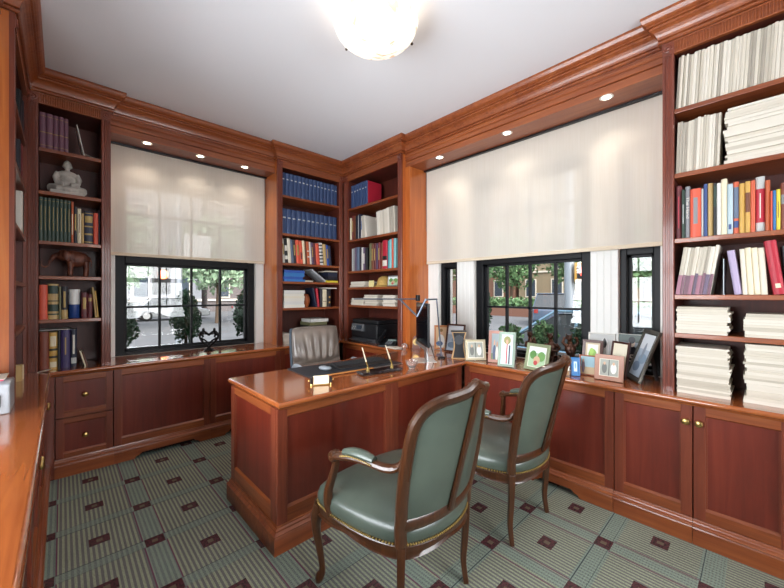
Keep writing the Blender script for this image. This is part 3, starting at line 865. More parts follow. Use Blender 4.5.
def place(o, F, x, y, z, lean=0, yaw=0):
    o.matrix_world = F @ Matrix.Translation((x, y, z)) @ Matrix.Rotation(lean, 4, 'Y') @ Matrix.Rotation(yaw, 4, 'Z')
def book(F, x, y, z, w, h, d, col, label, style=None, lean=0, group=None, side=None, cat='book'):
    cm, pm = book_mesh(w, h, d, col, side)
    o = D.objects.new('book', cm); COL.objects.link(o)
    place(o, F, x, y, z + (w*math.sin(lean) if lean > 0 else 0), lean)
    tag(o, label, cat, group)
    p = D.objects.new('page_block', pm); COL.objects.link(p); p.parent = o
    if style:
        for bands in style:
            z0, z1, c = bands[:3]; ins = bands[3] if len(bands) > 3 else .0
            key = ('b', round(w, 3), round(h, 3), bands)
            if key not in _bk:
                mb = MB().m(FOIL if c == 'gilt' else BM(c)); n = 6; pr = []
                for i in range(n+1):
                    a = math.pi*(.04+ins + (.92-2*ins)*i/n); pr.append((w/2 - (w/2)*math.cos(a), min(.009, w*.28)*(1 - math.sin(a))))
                q = [(px, py-.0006) for px, py in pr] + [(px, py+.0004) for px, py in reversed(pr)]
                mb.prism(q, h*z0, h*z1, 'z'); _bk[key] = mb.mesh('spine_band')
            s = D.objects.new('spine_label' if z1-z0 > .12 else 'spine_band', _bk[key]); COL.objects.link(s); s.parent = o
    return o
def run(Fk, x, z, items, where, y0=.035, d=.17, group=None):
    """items: (width, height, colour, description, style, lean degrees, gap before, side colour); returns end x"""
    F = FR[Fk]; prev = None; xe = x
    for it in items:
        w, h, col, desc = it[:4]; style = it[4] if len(it) > 4 else None
        lean = R(it[5]) if len(it) > 5 else 0; gap = it[6] if len(it) > 6 else .0008
        side = it[7] if len(it) > 7 else None
        x = xe + gap
        if prev: x += max(0, min(prev[0], h)*(math.tan(prev[1]) - math.tan(lean)))
        elif lean < 0: x += h*math.sin(-lean)
        lab = desc if len(desc.split()) > 9 or where is None else desc + ' ' + where
        book(F, x, y0 + rnd.uniform(-.006, .008), z+.0003, w, h, d, col, lab, style, lean, group, side)
        xe = x + w/math.cos(lean); prev = (h, lean)
    return xe
def mags(Fk, x, z, n, w, h, where, lean=0, y0=.02, d=.21, band=None, group=None, dz=0, wj=.3):
    """upright magazines: one mesh kind, paper tones vary"""
    F = FR[Fk]; lr = R(lean); xe = x
    for i in range(n):
        ww = w*(1+rnd.uniform(-wj, wj)); hh = h + rnd.uniform(-.006, .004) + dz*i/max(1, n-1)
        mb = MB().m(PAPERS[rnd.choice((0, 0, 1, 2, 3, 3))]).prism([(0, .002), (ww*.5, 0), (ww, .002), (ww, d), (0, d)], 0, hh, 'z')
        o = mb.build('magazine')
        place(o, F, xe, y0+rnd.uniform(-.004, .008), z+.0004+(ww*math.sin(lr) if lr > 0 else 0), lr)
        tag(o, 'thin pale magazine standing upright ' + where, 'magazine', group or ('upright magazines ' + where))
        if band:
            s = MB().m(BM(rnd.choice(('purple', 'plum', 'pink', 'purple')))).box(.0002, ww-.0002, -.0008, .001, .0, hh*band*rnd.uniform(.95, 1.1)).build('colour_band', None, o)
        xe += ww/math.cos(lr) + .0008
    return xe
def pile(Fk, x, z, n, w, d, t, where, y0=.012, jit=.008, cols=None, name='magazine', cat='magazine', desc='pale magazine lying flat', group=None, top=None):
    F = FR[Fk]; zz = z+.0004
    for i in range(n):
        tt = t*(1+rnd.uniform(-.35, .35)); ww = w*(1-rnd.uniform(0, .05)); dx = rnd.uniform(-jit, jit); dy = rnd.uniform(0, jit*1.5)
        m = PAPERS[rnd.choice((0, 0, 1, 3, 3, 3))] if not cols else BM(cols[i % len(cols)])
        o = MB().m(m).prism([(0, .0), (ww, 0), (ww+.002, tt*.5), (ww, tt), (0, tt), (-.001, tt*.5)], 0, d, 'y').build(name)
        place(o, F, x+dx, y0+dy, zz); o.rotation_euler.z += R(rnd.uniform(-1.2, 1.2))
        zz += tt + .0006
        tag(o, desc + ' ' + where, cat, group or (desc + 's ' + where))
    return zz
G3 = ((.06, .075, 'gilt'), (.2, .5, 'gilt', .2), (.92, .935, 'gilt'))
GB = ((.08, .1, 'gilt'), (.3, .32, 'gilt'), (.6, .62, 'gilt'), (.88, .9, 'gilt'))
TT = ((.35, .8, 'gilt', .3),)
TW = ((.3, .75, 'white', .3),)
z = BZ['BL']; wS = 'on the shelf above the stone figure'
run('BL', .056, z[0], [(w, h, 'purple', 'faded purple bound volume', ((.1, .11, 'gilt'), (.45, .47, 'gilt'), (.9, .91, 'gilt'))) for w, h in ((.034,.262),(.036,.26),(.029,.26),(.027,.258),(.024,.256))], wS, group='purple bound volumes above the stone figure')
run('BL', .252, z[0], [(.006, .235, 'white', 'thin white booklet leaning beside the purple volumes', None, -11)], wS)
# drooping pamphlet
mb = MB().m(PAPERS[0]); pts = [(0,.034),(.02,.022),(.045,.012),(.075,.005),(.10,.003)]
mb.prism(pts + [(a, b_+.0015) for a, b_ in reversed(pts)], 0, .15, 'y')
o = mb.build('pamphlet'); place(o, FR['BL'], .283, .03, z[0]+.0005); tag(o, 'curled pale pamphlet lying beside the purple volumes above the stone figure', 'pamphlet')
w3 = 'on the shelf between stone figure and elephant'
xe = run('BL', .055, z[2], [(.0203, .315, 'green', 'tall dark green volume with gilt lettering', ((.25, .8, 'gilt', .42), (.93, .94, 'gilt', .2))) for _ in range(8)], w3, group='green volumes between the stone figure and the elephant')
run('BL', xe, z[2], [(.014, .31, 'burnt', 'thin orange book beside the green volumes', ((.2,.7,'cream',.35),)), (.019, .275, 'dark', 'dark slim book with pale lettering', TT), (.022, .265, 'cream', 'cream book with dark lettering', ((.3, .85, 'brown', .4),)), (.015, .232, 'tan', 'thin tan book'),
    (.053, .252, 'navy', 'thick navy book with wide gilt bands', ((.05, .08, 'gilt'), (.28, .33, 'gilt', .1), (.52, .56, 'gilt', .05), (.66, .86, 'gilt', .15), (.93, .95, 'gilt'))), (.029, .245, 'redorange', 'plain red-orange book'), (.009, .27, 'dark', 'very thin black book')], w3)
w5 = 'on the shelf below the carved elephant'
xe = run('BL', .055, z[4], [(.043, .25, 'redorange', 'bright red thick book'), (.058, .258, 'tan', 'thick tan book with green bands', ((.12, .16, 'dkgreen'), (.22, .42, 'dkgreen'), (.72, .95, 'dkgreen', .05), (.5, .53, 'dkgreen'))), (.012, .238, 'olive', 'thin olive book'), (.035, .24, 'dark', 'black book with a tan foot', ((.0, .28, 'tan'), (.35, .85, 'gilt', .35)))], w5)
cn = empty('canister', (0,0,0), 0, 'white and blue lidded canister between books below the carved elephant', 'canister')
cn.matrix_world = FR['BL'] @ Matrix.Translation((xe+.037, .085, z[4]+.0005))
MB().lathe([(.0001,0),(.031,0),(.033,.003),(.033,.105)], 28).build('blue_body', mat('canister_blue', '#24407e', .35), cn, smooth=True)
MB().lathe([(.033,.1052),(.033,.2),(.0001,.2)], 28).build('white_body', mat('canister_white', '#e8e8e4', .35), cn, smooth=True)
MB().lathe([(.0345,.2),(.0345,.214),(.032,.219),(.0001,.219)], 28).build('lid', mat('canister_white', '#e8e8e4', .35), cn, smooth=True)
run('BL', xe+.074, z[4], [(.037, .196, 'maroon', 'short thick maroon book', TT), (.027, .182, 'maroon', 'short narrow dark red book', ((.7,.85,'gilt',.2),)), (.012, .235, 'tan', 'slim tan book leaning at the row end', None, -5), (.009, .21, 'gold', 'thin gold book leaning at the row end', None, -5)], w5)
w6 = 'on the counter in the narrow bookcase'
xe = run('BL', .056, CT, [(.049, .275, 'leather', 'thick red-brown book beside the dragon-patterned gold one'), (.044, .268, 'gold', 'book with gold and black patterned spine', ((.05,.2,'cream',.15),(.3,.36,'black'),(.5,.56,'black'),(.62,.9,'cream',.2))), (.016, .28, 'black', 'thin black book'), (.052, .283, 'dkpurple', 'thick purple book with faint gilt title', ((.35,.8,'gilt',.42),)), (.036, .286, 'navy', 'blue book with large white title', ((.1,.25,'palegrey',.15),(.35,.85,'white',.36)))], w6)
run('BL', xe+.012, CT, [(.010, .12, 'cream', 'small cream booklet slumped against the blue book', None, -14), (.010, .11, 'brown', 'small brown booklet slumped against the cream one', None, -14)], w6)
o = MB().box(0, .165, 0, .17, 0, .005).build('folder', mat('folder_grey', '#b9b7b2', .5)); place(o, FR['BL'], .056, .045, CT+.284); tag(o, 'thin pale folder lying on top of the purple book in the narrow bookcase', 'folder')
o = MB().prism([(0,0),(.06,.012),(.06,.016),(0,.004)], 0, .05, 'y').build('pamphlet', PAPERS[3]); place(o, FR['BL'], .05, -.05, CT+.0005, 0, R(-20)); tag(o, 'small open pamphlet lying before the gold patterned book', 'pamphlet')

# blue volumes etc. behind the office chair
z = BZ['BC']; V1 = ((.04, .055, 'greyblue', .2), (.70, .75, 'palegrey', .30), (.93, .945, 'greyblue', .2))
run('BC', .061, z[0], [(.0478, .252, 'volblue', 'blue bound volume with pale spine bands', V1) for _ in range(15)], 'on the top shelf behind the office chair', group='blue volumes on the top shelf behind the office chair')
run('BC', .064, z[1], [(.0590, .272, 'volblue', 'thicker blue bound volume', ((.04,.05,'greyblue',.2),(.62,.67,'palegrey',.28))) for _ in range(12)], 'on the second shelf behind the office chair', group='blue volumes on the second shelf behind the office chair')
wb = 'on the mixed shelf below the blue volumes'; L = -4
run('BC', .064, z[2], [(.026,.262,'white','white book at the row start',TT,L),(.036,.266,'black','black book with white panels',((.15,.3,'white',.1),(.5,.72,'white',.15)),L),(.036,.27,'ivory','ivory plain book',None,L),(.03,.262,'greyblue','grey blue book',None,L),(.032,.258,'dark','charcoal book',TT,L),
    (.042,.264,'redorange','wide bright red book',TT,L),(.036,.26,'redorange','second bright red book',((.2,.5,'maroon',.3),),L),(.026,.264,'cream','cream book beside the red pair',None,L),(.026,.255,'brown','dark brown book',None,L),(.034,.262,'burnt','orange book with white dots',((.3,.36,'white',.25),(.55,.6,'white',.25)),L),(.024,.26,'white','narrow white book',None,L),
    (.026,.255,'plum','plum book',TT,L),(.024,.25,'maroon','maroon book',None,L),(.05,.25,'redorange','thick brick red book',None,L-1),
    (.05,.262,'lightgrey','spiral-bound pale binder',((.1,.16,'black'),(.25,.31,'black'),(.4,.46,'black'),(.55,.61,'black'),(.7,.76,'black'),(.85,.91,'black')),L-1),(.04,.25,'tan','tan book',None,L-1),(.036,.245,'royal','royal blue book',TT,L-1),(.03,.235,'navy','dark navy book',None,L-1)], wb)
wc = 'on the shelf of blue folders'
pile('BC', .078, z[3], 4, .25, .24, .032, 'stacked behind the office chair', cols=['brightblue', 'royal'], name='folder', cat='folder', desc='blue folder lying', jit=.01, group='blue folders stacked behind the office chair')
pile('BC', .335, z[3], 1, .1, .15, .02, wc, name='notepad', cat='notepad', desc='small white notepad lying flat', jit=0)
o = MB().box(0, .23, 0, .2, 0, .02).build('binder', mat('binder_grey', '#a9adb2', .4)); place(o, FR['BC'], .43, .04, z[3]+.135, R(35)); tag(o, 'grey binder slumped diagonally next to the blue folders', 'binder')
pile('BC', .62, z[3], 1, .16, .2, .028, wc, cols=['yellow'], name='book', cat='book', desc='yellow book lying flat under dark ones', jit=0)
pile('BC', .635, z[3]+.031, 2, .14, .2, .035, wc, cols=['dark', 'navy'], name='book', cat='book', desc='dark book lying on the yellow one', jit=.004)
pile('BC', .625, z[3]+.031+.094, 1, .15, .2, .014, wc, cols=['ivory'], name='book', cat='book', desc='ivory book topping the small pile', jit=0)
wd = 'on the shelf with the terracotta vase'
pile('BC', .078, z[4], 6, .25, .24, .035, wd, cols=['white', 'lightgrey', 'white', 'ivory'], name='binder', cat='binder', desc='white binder lying flat', group='white binders by the terracotta vase')
o = MB().lathe([(.0001,0),(.026,0),(.03,.006),(.046,.05),(.05,.085),(.043,.12),(.03,.138),(.033,.15),(.029,.15),(.026,.137),(.03,.12),(.0001,.11)], 28).build('vase', mottled('terracotta', ['#8e4a28', '#b06238'], 9, .3), smooth=True)
place(o, FR['BC'], .382, .09, z[4]+.0005); tag(o, 'terracotta vase between white binders and leaning books', 'vase')
xe = run('BC', .445, z[4], [(.022, .225, 'navy', 'dark navy book leaning', None, -12), (.03, .215, 'crimson', 'crimson book leaning', None, -7), (.03, .212, 'dark', 'charcoal upright book', None, 0), (.062, .205, 'cream', 'thick cream book', ((.3,.33,'brown',.2),)), (.014,.206,'black','thin black book'), (.045,.208,'dark','dark book with gold spots',((.2,.3,'gold',.3),(.5,.6,'gold',.3)))], wd)
o = MB().box(0, .16, 0, .2, 0, .013).build('binder', BM('white')); place(o, FR['BC'], .612, .03, z[4]+.2145); tag(o, 'white thin binder laid across upright books by the vase', 'binder')
wz = 'on the counter behind the office chair'
pile('BC', .40, CT, 7, .24, .22, .040, wz, cols=['dark', 'olive', 'dkgreen', 'lightgrey', 'black', 'olive', 'lightgrey'], name='book', cat='book', desc='large book lying in a pile', group='books piled on the counter behind the office chair')
pile('BC', .07, CT, 4, .10, .2, .026, wz, name='document', cat='document', desc='bundle of white papers lying flat', group='white papers on the counter behind the office chair')
# corner bookcase above the printer
z = BZ['RC']
run('RC', .09, z[0], [(.0535, .278, 'volblue', 'blue volume with red cover boards', V1, 0, .0008, 'crimson') for _ in range(6)], 'on the top shelf above the printer', d=.22, group='blue volumes with red boards on the top shelf above the printer')
wr = 'on the second shelf above the printer'
xe = run('RC', .09, z[1], [(.018,.27,'cream','thin cream book at the wall end'),(.036,.295,'darkred','dark red book',TT),(.04,.29,'brown','brown book'),(.046,.28,'dark','charcoal wide book'),(.016,.285,'palegrey','pale grey slim book'),(.034,.29,'navy','navy book'),(.03,.265,'white','white book with blue title',((.4,.8,'brightblue',.35),))], wr)
mags('RC', xe+.032, z[1], 3, .021, .26, 'leaning beside the navy book above the printer', -6, group='white journals leaning beside the navy book')
mags('RC', .60, z[1], 13, .021, .262, 'in the journal row above the printer', -3, dz=.02, group='cream journals on the second shelf above the printer')
wr = 'on the third shelf above the printer'
xe = run('RC', .115, z[2], [(.035,.27,'palegrey','pale grey tall book'),(.03,.275,'grey','mid grey book'),(.028,.28,'plum','plum book'),(.05,.28,'greyblue','slate blue thick book'),(.03,.275,'dark','charcoal book'),(.036,.27,'lightgrey','light grey book'),(.04,.265,'plum','second plum book with white title',TW),(.04,.26,'black','black book')], wr)
xe = run('RC', .445, z[2], [(.04,.30,'olive','olive book'),(.036,.295,'brown','brown book with gold title',TT),(.036,.295,'maroon','maroon book',TT),(.04,.29,'plum','dusky plum book at the olive end'),(.036,.295,'darkred','dark red book',TT),(.034,.29,'leather','rust brown book')], wr)
xe = run('RC', xe, z[2], [(.075,.31,'crimson','wide crimson book with black and white block',((.1,.3,'white',.1),(.32,.45,'black',.1)))], wr)
run('RC', xe+.004, z[2], [(.03,.30,'teal','teal book'),(.03,.31,'cyan','pale cyan book'),(.022,.32,'redorange','orange-red slim book'),(.036,.315,'cyan','wide pale cyan book at the row end'),], wr)
wr = 'on the fourth shelf above the printer'
pile('RC', .12, z[3], 5, .27, .22, .012, wr, jit=.015, name='document', cat='document', desc='loose papers lying flat', group='loose papers beside the straw hat')
def straw():
    b = empty('straw_hat', (0,0,0), 0, 'round yellow straw hat resting among papers in the corner bookcase', 'hat')
    MB().lathe([(.0001,.125),(.03,.122),(.065,.10),(.083,.06),(.09,.02),(.115,.008),(.118,.0),(.086,.004),(.0001,.006)], 28).build('crown', mottled('straw', ['#b58f48', '#cbaa63'], 60, .8, 0, .3), b, smooth=True)
    return b
o = straw(); o.matrix_world = FR['RC'] @ Matrix.Translation((.57, .16, z[3]+.001))
o = MB().box(0, .075, 0, .012, 0, .07).build('card', mat('pale_yellow_card', '#e3d596', .6)); place(o, FR['RC'], .45, .03, z[3]+.001); tag(o, 'pale yellow card standing before the straw hat', 'card')

def frame_ring(mb, w, h, b, d, y=0, lip=.0):
    """connected rectangular frame, outer w x h, border b, thickness d"""
    o = [(0,0),(w,0),(w,h),(0,h)]; i = [(b,b),(w-b,b),(w-b,h-b),(b,h-b)]
    vs = [(x, y, z) for x, z in o] + [(x, y+lip, z) for x, z in i] + [(x, y+d, z) for x, z in o] + [(x, y+d, z) for x, z in i]
    fs = []
    for k in range(4):
        j = (k+1) % 4
        fs += [(k, j, 4+j, 4+k), (8+k, 12+k, 12+j, 8+j), (k, 8+k, 8+j, j), (4+k, 4+j, 12+j, 12+k)]
    return mb.add(vs, fs)
def patches(mb, w, h, x0, z0, y, items):
    k = 0
    for it in items:
        kind, cx, cz, rx, rz, col = it; k += 1; yy = y - .0003*k
        mb.m(mat('print_'+col, col, .5))
        if kind == 'r': mb.box(x0+w*(cx-rx), x0+w*(cx+rx), yy, yy+.0003, z0+h*(cz-rz), z0+h*(cz+rz))
        else: mb.prism([(x0+w*(cx+rx*math.cos(2*math.pi*q/14)), z0+h*(cz+rz*math.sin(2*math.pi*q/14))) for q in range(14)], yy, yy+.0003, 'y')
    return mb
PICS = {
 'pair': [('r',.5,.5,.5,.5,'#8f9ca0'),('r',.5,.12,.5,.12,'#6e7a58'),('e',.36,.62,.09,.14,'#c79c80'),('e',.36,.28,.17,.28,'#3f4c6c'),('e',.66,.56,.09,.14,'#b88a6c'),('e',.66,.24,.17,.27,'#d9d3ca')],
 'garden': [('r',.5,.5,.5,.5,'#a9c3a0'),('r',.5,.85,.5,.15,'#dfe8e6'),('e',.25,.6,.2,.22,'#5d8a4b'),('e',.75,.55,.22,.25,'#6f9a58'),('e',.5,.35,.2,.2,'#c9a889'),('e',.45,.2,.12,.12,'#b94b4b')],
 'sea': [('r',.5,.5,.5,.5,'#9cc0cc'),('r',.5,.2,.5,.2,'#c9b08a'),('e',.2,.42,.12,.35,'#7c6a78'),('e',.2,.75,.06,.1,'#caa084')],
 'blue': [('r',.5,.5,.5,.5,'#3d74a8'),('r',.5,.5,.24,.3,'#cfe0ea'),('e',.5,.55,.12,.18,'#7ba0bd')],
 'green': [('r',.5,.5,.5,.5,'#e6e4d8'),('e',.5,.55,.38,.26,'#7fae4a'),('e',.4,.68,.2,.16,'#9cc65a'),('r',.5,.12,.5,.12,'#8a6a4a')],
 'plant': [('r',.5,.5,.5,.5,'#e8e2cc'),('e',.4,.32,.10,.22,'#5f7a52'),('e',.6,.30,.10,.2,'#728a60'),('e',.5,.4,.06,.24,'#4c6846'),('r',.5,.08,.5,.08,'#b7a888')],
 'bw': [('r',.5,.5,.5,.5,'#b9b9b6'),('e',.3,.5,.14,.3,'#6b6b6a'),('e',.62,.55,.2,.34,'#e6e6e2'),('e',.62,.75,.08,.14,'#4c4c4c')],
 'flag': [('r',.5,.5,.5,.5,'#cfdde0'),('e',.5,.8,.3,.14,'#8c8a4c'),('r',.3,.35,.12,.33,'#ece8e0'),('r',.5,.35,.05,.33,'#b3323a'),('r',.72,.33,.06,.31,'#2f3446'),('e',.5,.75,.1,.08,'#c99b7c')],
 'portrait': [('r',.5,.5,.5,.5,'#c9ab86'),('e',.45,.72,.16,.15,'#d3a888'),('e',.45,.30,.3,.34,'#e4e2de'),('e',.45,.84,.15,.08,'#8a6a3c'),('e',.3,.2,.3,.12,'#33517a')],
 'coast': [('r',.5,.5,.5,.5,'#aebccb'),('r',.5,.82,.5,.18,'#d4dbe2'),('e',.62,.42,.34,.12,'#8aa0b6'),('e',.35,.22,.3,.12,'#6f8298'),('e',.5,.6,.1,.2,'#8c97a6')],
 'duo': [('r',.5,.5,.5,.5,'#9fa39a'),('r',.5,.5,.02,.5,'#3b3a38'),('e',.25,.45,.14,.32,'#6d706c'),('e',.75,.45,.16,.32,'#e8e6e0'),('e',.25,.75,.07,.1,'#c8a68a'),('e',.75,.75,.07,.1,'#c8a68a')],
}
def photo_frame(p1, p2, h, label, m, pic, border=.02, matb=0, lean=12, matcol='#e9e4d6', leg=True, d=.014, pm=None, z=CT):
    a = Vector((p1[0], p1[1])); b2 = Vector((p2[0], p2[1])); w = (b2-a).length; ang = math.atan2(b2.y-a.y, b2.x-a.x)
    f = empty('photo_frame', (a.x, a.y, z+.0008), 0, label, 'photo frame')
    f.rotation_euler = Euler((0, 0, ang)); T = Matrix.Translation((0, 0, (d+.0035)*math.sin(R(lean)))) @ Matrix.Rotation(R(-lean), 4, 'X')
    H = h/math.cos(R(lean))*.99
    def bl(mb, nm, **k):
        mb.v = [tuple(T @ Vector(v)) for v in mb.v]; return mb.build(nm, None, f, **k)
    bl(frame_ring(MB().m(m), w, H, border, d, 0, .003), 'frame_border', bevel=.0015)
    bl(MB().m(BLACKP).box(.002, w-.002, d+.0003, d+.003, .002, H-.002), 'backing')
    ib = border
    if matb:
        q = frame_ring(MB().m(mat('mat_'+matcol, matcol, .8)), w-2*ib+.001, H-2*ib+.001, matb, .002, .0045)
        q.v = [(v[0]+ib-.0005, v[1], v[2]+ib-.0005) for v in q.v]; bl(q, 'mat_board')
    x0, z0 = ib+matb-.001, ib+matb-.001
    pw, ph = w-2*x0, H-2*z0
    mb = MB(); mb.m(mat('print_base', '#b0b0a8', .5)).box(ib, w-ib, .0075, .0095, ib, H-ib)
    patches(mb, pw, ph, x0, z0, .0073, PICS[pic]); bl(mb, 'photo_print')
    if leg:
        L = H*.72; top = T @ Vector((w/2, d+.003, L)); foot = Vector((w/2, top.y+.045, .0045))
        MB().tube([tuple(top), tuple(foot)], .008, 4, flat=(1.4, .3)).build('easel_leg', BLACKP, f)
    return f
z = BZ['RC']
pf = photo_frame((0,0), (.16,0), .115, 'small silver photo frame with blue and pink picture beside the straw hat', SILVER, 'garden', .012, 0, 8, z=0)
pf.matrix_world = FR['RC'] @ Matrix.Translation((.75, .035, z[3]+.001))
wr = 'on the lowest shelf above the printer'
for x0, n in ((.135, 8), (.38, 11), (.70, 12)):
    pile('RC', x0, z[4], n, .23 if x0 < .6 else .2, .24, .010, wr, jit=.012, name='document', cat='document', desc='bundle of loose papers', group='bundles of loose papers on the lowest shelf above the printer')

# magazine bookcase
z = BZ['RN']
mags('RN', .0555, z[0], 42, .0122, .290, 'on its top shelf of the magazine bookcase', 3.0, dz=-.012, group='magazines on the top shelf of the magazine bookcase')
mags('RN', .0555, z[1], 15, .0108, .286, 'on its second shelf beside a flat pile', 2.0, group='upright magazines on the second shelf beside a flat pile')
pile('RN', .262, z[1], 17, .30, .23, .0165, 'in the high pile of the magazine bookcase', jit=.010, group='magazines in the high flat pile')
wn = 'on the middle shelf of the magazine bookcase'
RB = [(.026,.300,'maroon','dark maroon tall book',((.2,.8,'crimson',.4),)),(.0135,.272,'dkgreen','thin dark green book',((.3,.7,'palegrey',.38),)),(.021,.288,'grey','charcoal grey book with large white title'),(.046,.268,'redorange','wide coral red book with grey title block',((.28,.82,'grey',.33),)),
 (.0085,.262,'palegrey','very thin grey book'),(.0150,.285,'blue','narrow blue book'),(.0225,.285,'tan','tan book'),(.0125,.28,'black','thin black and green book',((.55,.95,'dkgreen'),)),(.016,.277,'lightgrey','light grey book'),(.0225,.294,'cream','tall cream book'),(.0215,.262,'paleblue','pale blue book',((.1,.2,'blue',.3),)),
 (.0215,.27,'orange','orange book with blue panels',((.3,.9,'greyblue',.12),(.12,.25,'blue',.12))),(.0205,.257,'gold','mustard book'),(.0185,.262,'gold','mustard book with dark centre panel',((.4,.78,'brown',.1),)),(.0165,.262,'orange','orange book beside the mustard pair'),
 (.033,.277,'crimson','grey and crimson thick book',((.0,.17,'palegrey'),(.78,1,'palegrey'),(.25,.7,'white',.42))),(.0165,.252,'burnt','rust orange book'),(.0065,.195,'redorange','short thin red book'),(.0115,.197,'brightblue','short bright blue book'),(.0135,.20,'yellow','short yellow book',((.3,.7,'brown',.42),)),
 (.022,.229,'leather','short rust brown book with grey band',((.55,.75,'grey',.1),)),(.02,.24,'navy','navy book past the short ones'),(.03,.26,'tan','wide tan book at the row end')]
F = FR['RN']; n0 = len(D.objects)
run('RN', .0545, z[2], RB, wn, y0=.030)
hb = [o for o in D.objects if o.get('label', '').startswith('charcoal grey book with large white')][0]
t = text_mb('The Hand', .030); M = Matrix.Translation((.0105, -.0008, .17)) @ Matrix.Rotation(R(90), 4, 'X') @ Matrix.Rotation(R(-90), 4, 'Z')
t.v = [tuple(M @ Vector((v[0], v[1]*.62, v[2]))) for v in t.v]; t.build('title_lettering', BM('white'), hb)
mags('RN', .056, z[3], 9, .0155, .262, 'with purple foot, leaning against the bookend', 8, band=.42, group='leaning magazines with purple foot')
be = MB().box(0, .003, 0, .15, 0, .19); be.box(.003, .006, 0, .12, 0, .003); o = be.build('bookend', mat('steel_grey', '#8d9296', .35, .7)); place(o, F, .2515, .03, z[3]+.0005); tag(o, 'grey steel bookend holding the leaning magazines', 'bookend')
run('RN', .264, z[3], [(.030,.232,'lavender','lavender book leaning after the bookend',None,-7),(.018,.235,'ivory','ivory book beside the lavender one',None,-3),(.022,.24,'cream','cream book leaning slightly',None,-3),(.022,.238,'cream','second cream book',((.1,.9,'ivory',.2),),-3),(.024,.236,'ivory','wide ivory book',None,-3),
   (.042,.268,'crimson','thick bright red book with small round emblem',((.12,.2,'cream',.32),),-7),(.018,.238,'black','black book with red title',((.4,.8,'crimson',.35),),-4),(.03,.235,'ivory','ivory book after the black one',None,-2),(.03,.24,'grey','grey book at the row end',None,0)], 'on the shelf under the colourful books')
pile('RN', .062, z[4], 11, .215, .23, .0130, 'in the short pile beside the stile', jit=.003, group='magazines in the short pile on the lowest shelf, bookcase end')
pile('RN', .333, z[4], 8, .24, .23, .0135, 'in the short pile away from the stile', jit=.006, group='magazines in the second short pile on the lowest shelf')
pile('RN', .062, CT, 22, .218, .23, .0118, 'in the tall pile on the counter beside the stile', jit=.004, group='magazines in the tall counter pile beside the stile')
pile('RN', .333, CT, 20, .24, .23, .0132, 'in the tall counter pile away from the stile', jit=.007, group='magazines in the second tall counter pile')
# side bookcase seen edge-on
z = BZ['LL']; wl = 'in the side bookcase seen edge-on'
run('LL', .62, z[2], [(.05,.27,'white','white book',None),(.05,.26,'black','black book'),(.06,.25,'ivory','ivory book')], wl, y0=.01)
run('LL', .6, z[1], [(.05,.26,'dark','charcoal book'),(.05,.25,'darkred','dark red book'),(.06,.24,'black','black wide book')], wl, y0=.01)
run('LL', .6, z[0], [(.06,.26,'black','black upper book'),(.05,.22,'dark','dark upper book')], wl, y0=.01)
run('LL', .6, CT, [(.06,.10,'tan','small tan book on the counter'),(.05,.09,'cream','small cream book on the counter')], wl, y0=.01)

# ------------------------------------------------------------------ sculptures
STONE = mottled('pale_stone', ['#9c968e', '#b5afa6', '#c4beb4'], 14, .7, 0, .1)
BRONZE = mottled('dark_bronze_patina', ['#24140e', '#3f2417', '#5a3520'], 12, .35, .5, .05)
def blob(nm, mb, m, vox, parent=None): return mb.build(nm, m, parent, smooth=True, remesh=vox)
bd = MB()
bd.ball((0,0,.035), (.088,.062,.026), 24)
for s in (-1, 1):
    bd.tube([(s*.035,0,.04),(s*.088,-.018,.034),(s*.05,-.058,.028),(-s*.02,-.068,.028)], [.028,.026,.021,.016], 12)
    bd.tube([(s*.050,0,.138),(s*.066,-.004,.105),(s*.058,-.030,.072),(s*.016,-.052,.062)], [.017,.017,.015,.012], 12)
bd.ball((0,0,.085), (.046,.034,.058), 20, m_=14); bd.ball((0,0,.132), (.056,.030,.024), 20, m_=12); bd.tube([(0,0,.14),(0,0,.172)], .0135, 12)
bd.ball((0,-.003,.190), (.0245,.027,.029), 20, m_=14); bd.ball((0,.002,.216), (.011,.011,.008), 12)
for s in (-1, 1): bd.ball((s*.0245,0,.183), (.004,.006,.011), 8)
bd.ball((0,-.030,.187), (.0035,.004,.007), 8)
o = blob('statue', bd, STONE, .0035); o.scale = (1.02, 1, 1.2); o.location = (-.175+.205, YF+.115, BZ['BL'][1]+.009)
bs = o; tag(bs, 'pale stone seated figure with folded legs and hands in its lap', 'statue')
o2 = MB().box(-.095,.095,-.075,.06,-.006,.019).build('base', STONE, bs, bevel=.006)
el = MB()
el.ball((0,0,.105), (.072,.042,.048), 18); el.ball((-.03,0,.112), (.045,.04,.045), 14)
el.ball((-.078,0,.125), (.036,.028,.034), 14)
for x in (-.042, .045):
    for y in (-.022, .022): el.tube([(x,y,.09),(x+.003,y,.045),(x,y,.002)], [.022,.016,.017], 10)
for y in (-1, 1): el.ball((-.062,y*.034,.122), (.022,.008,.030), 12)
el.tube([(-.10,0,.128),(-.13,0,.115),(-.148,0,.088),(-.158,0,.062),(-.176,0,.05),(-.192,0,.060),(-.194,0,.080),(-.186,0,.092)], [.017,.013,.010,.008,.007,.006,.006,.005], 10)
el.tube([(.068,0,.12),(.08,0,.09),(.079,0,.06)], [.006,.004,.004], 8)
o = blob('elephant_figurine', el, mottled('carved_dark_wood', ['#3b1c12', '#5e3020', '#7a442c'], 30, .5, 0, .4), .0032)
o.location = (-.175+.262, YF+.10, BZ['BL'][3]+.001); o.scale = (1.02, 1.15, 1.28); tag(o, 'dark carved wooden elephant with curled trunk, alone on its shelf', 'figurine')
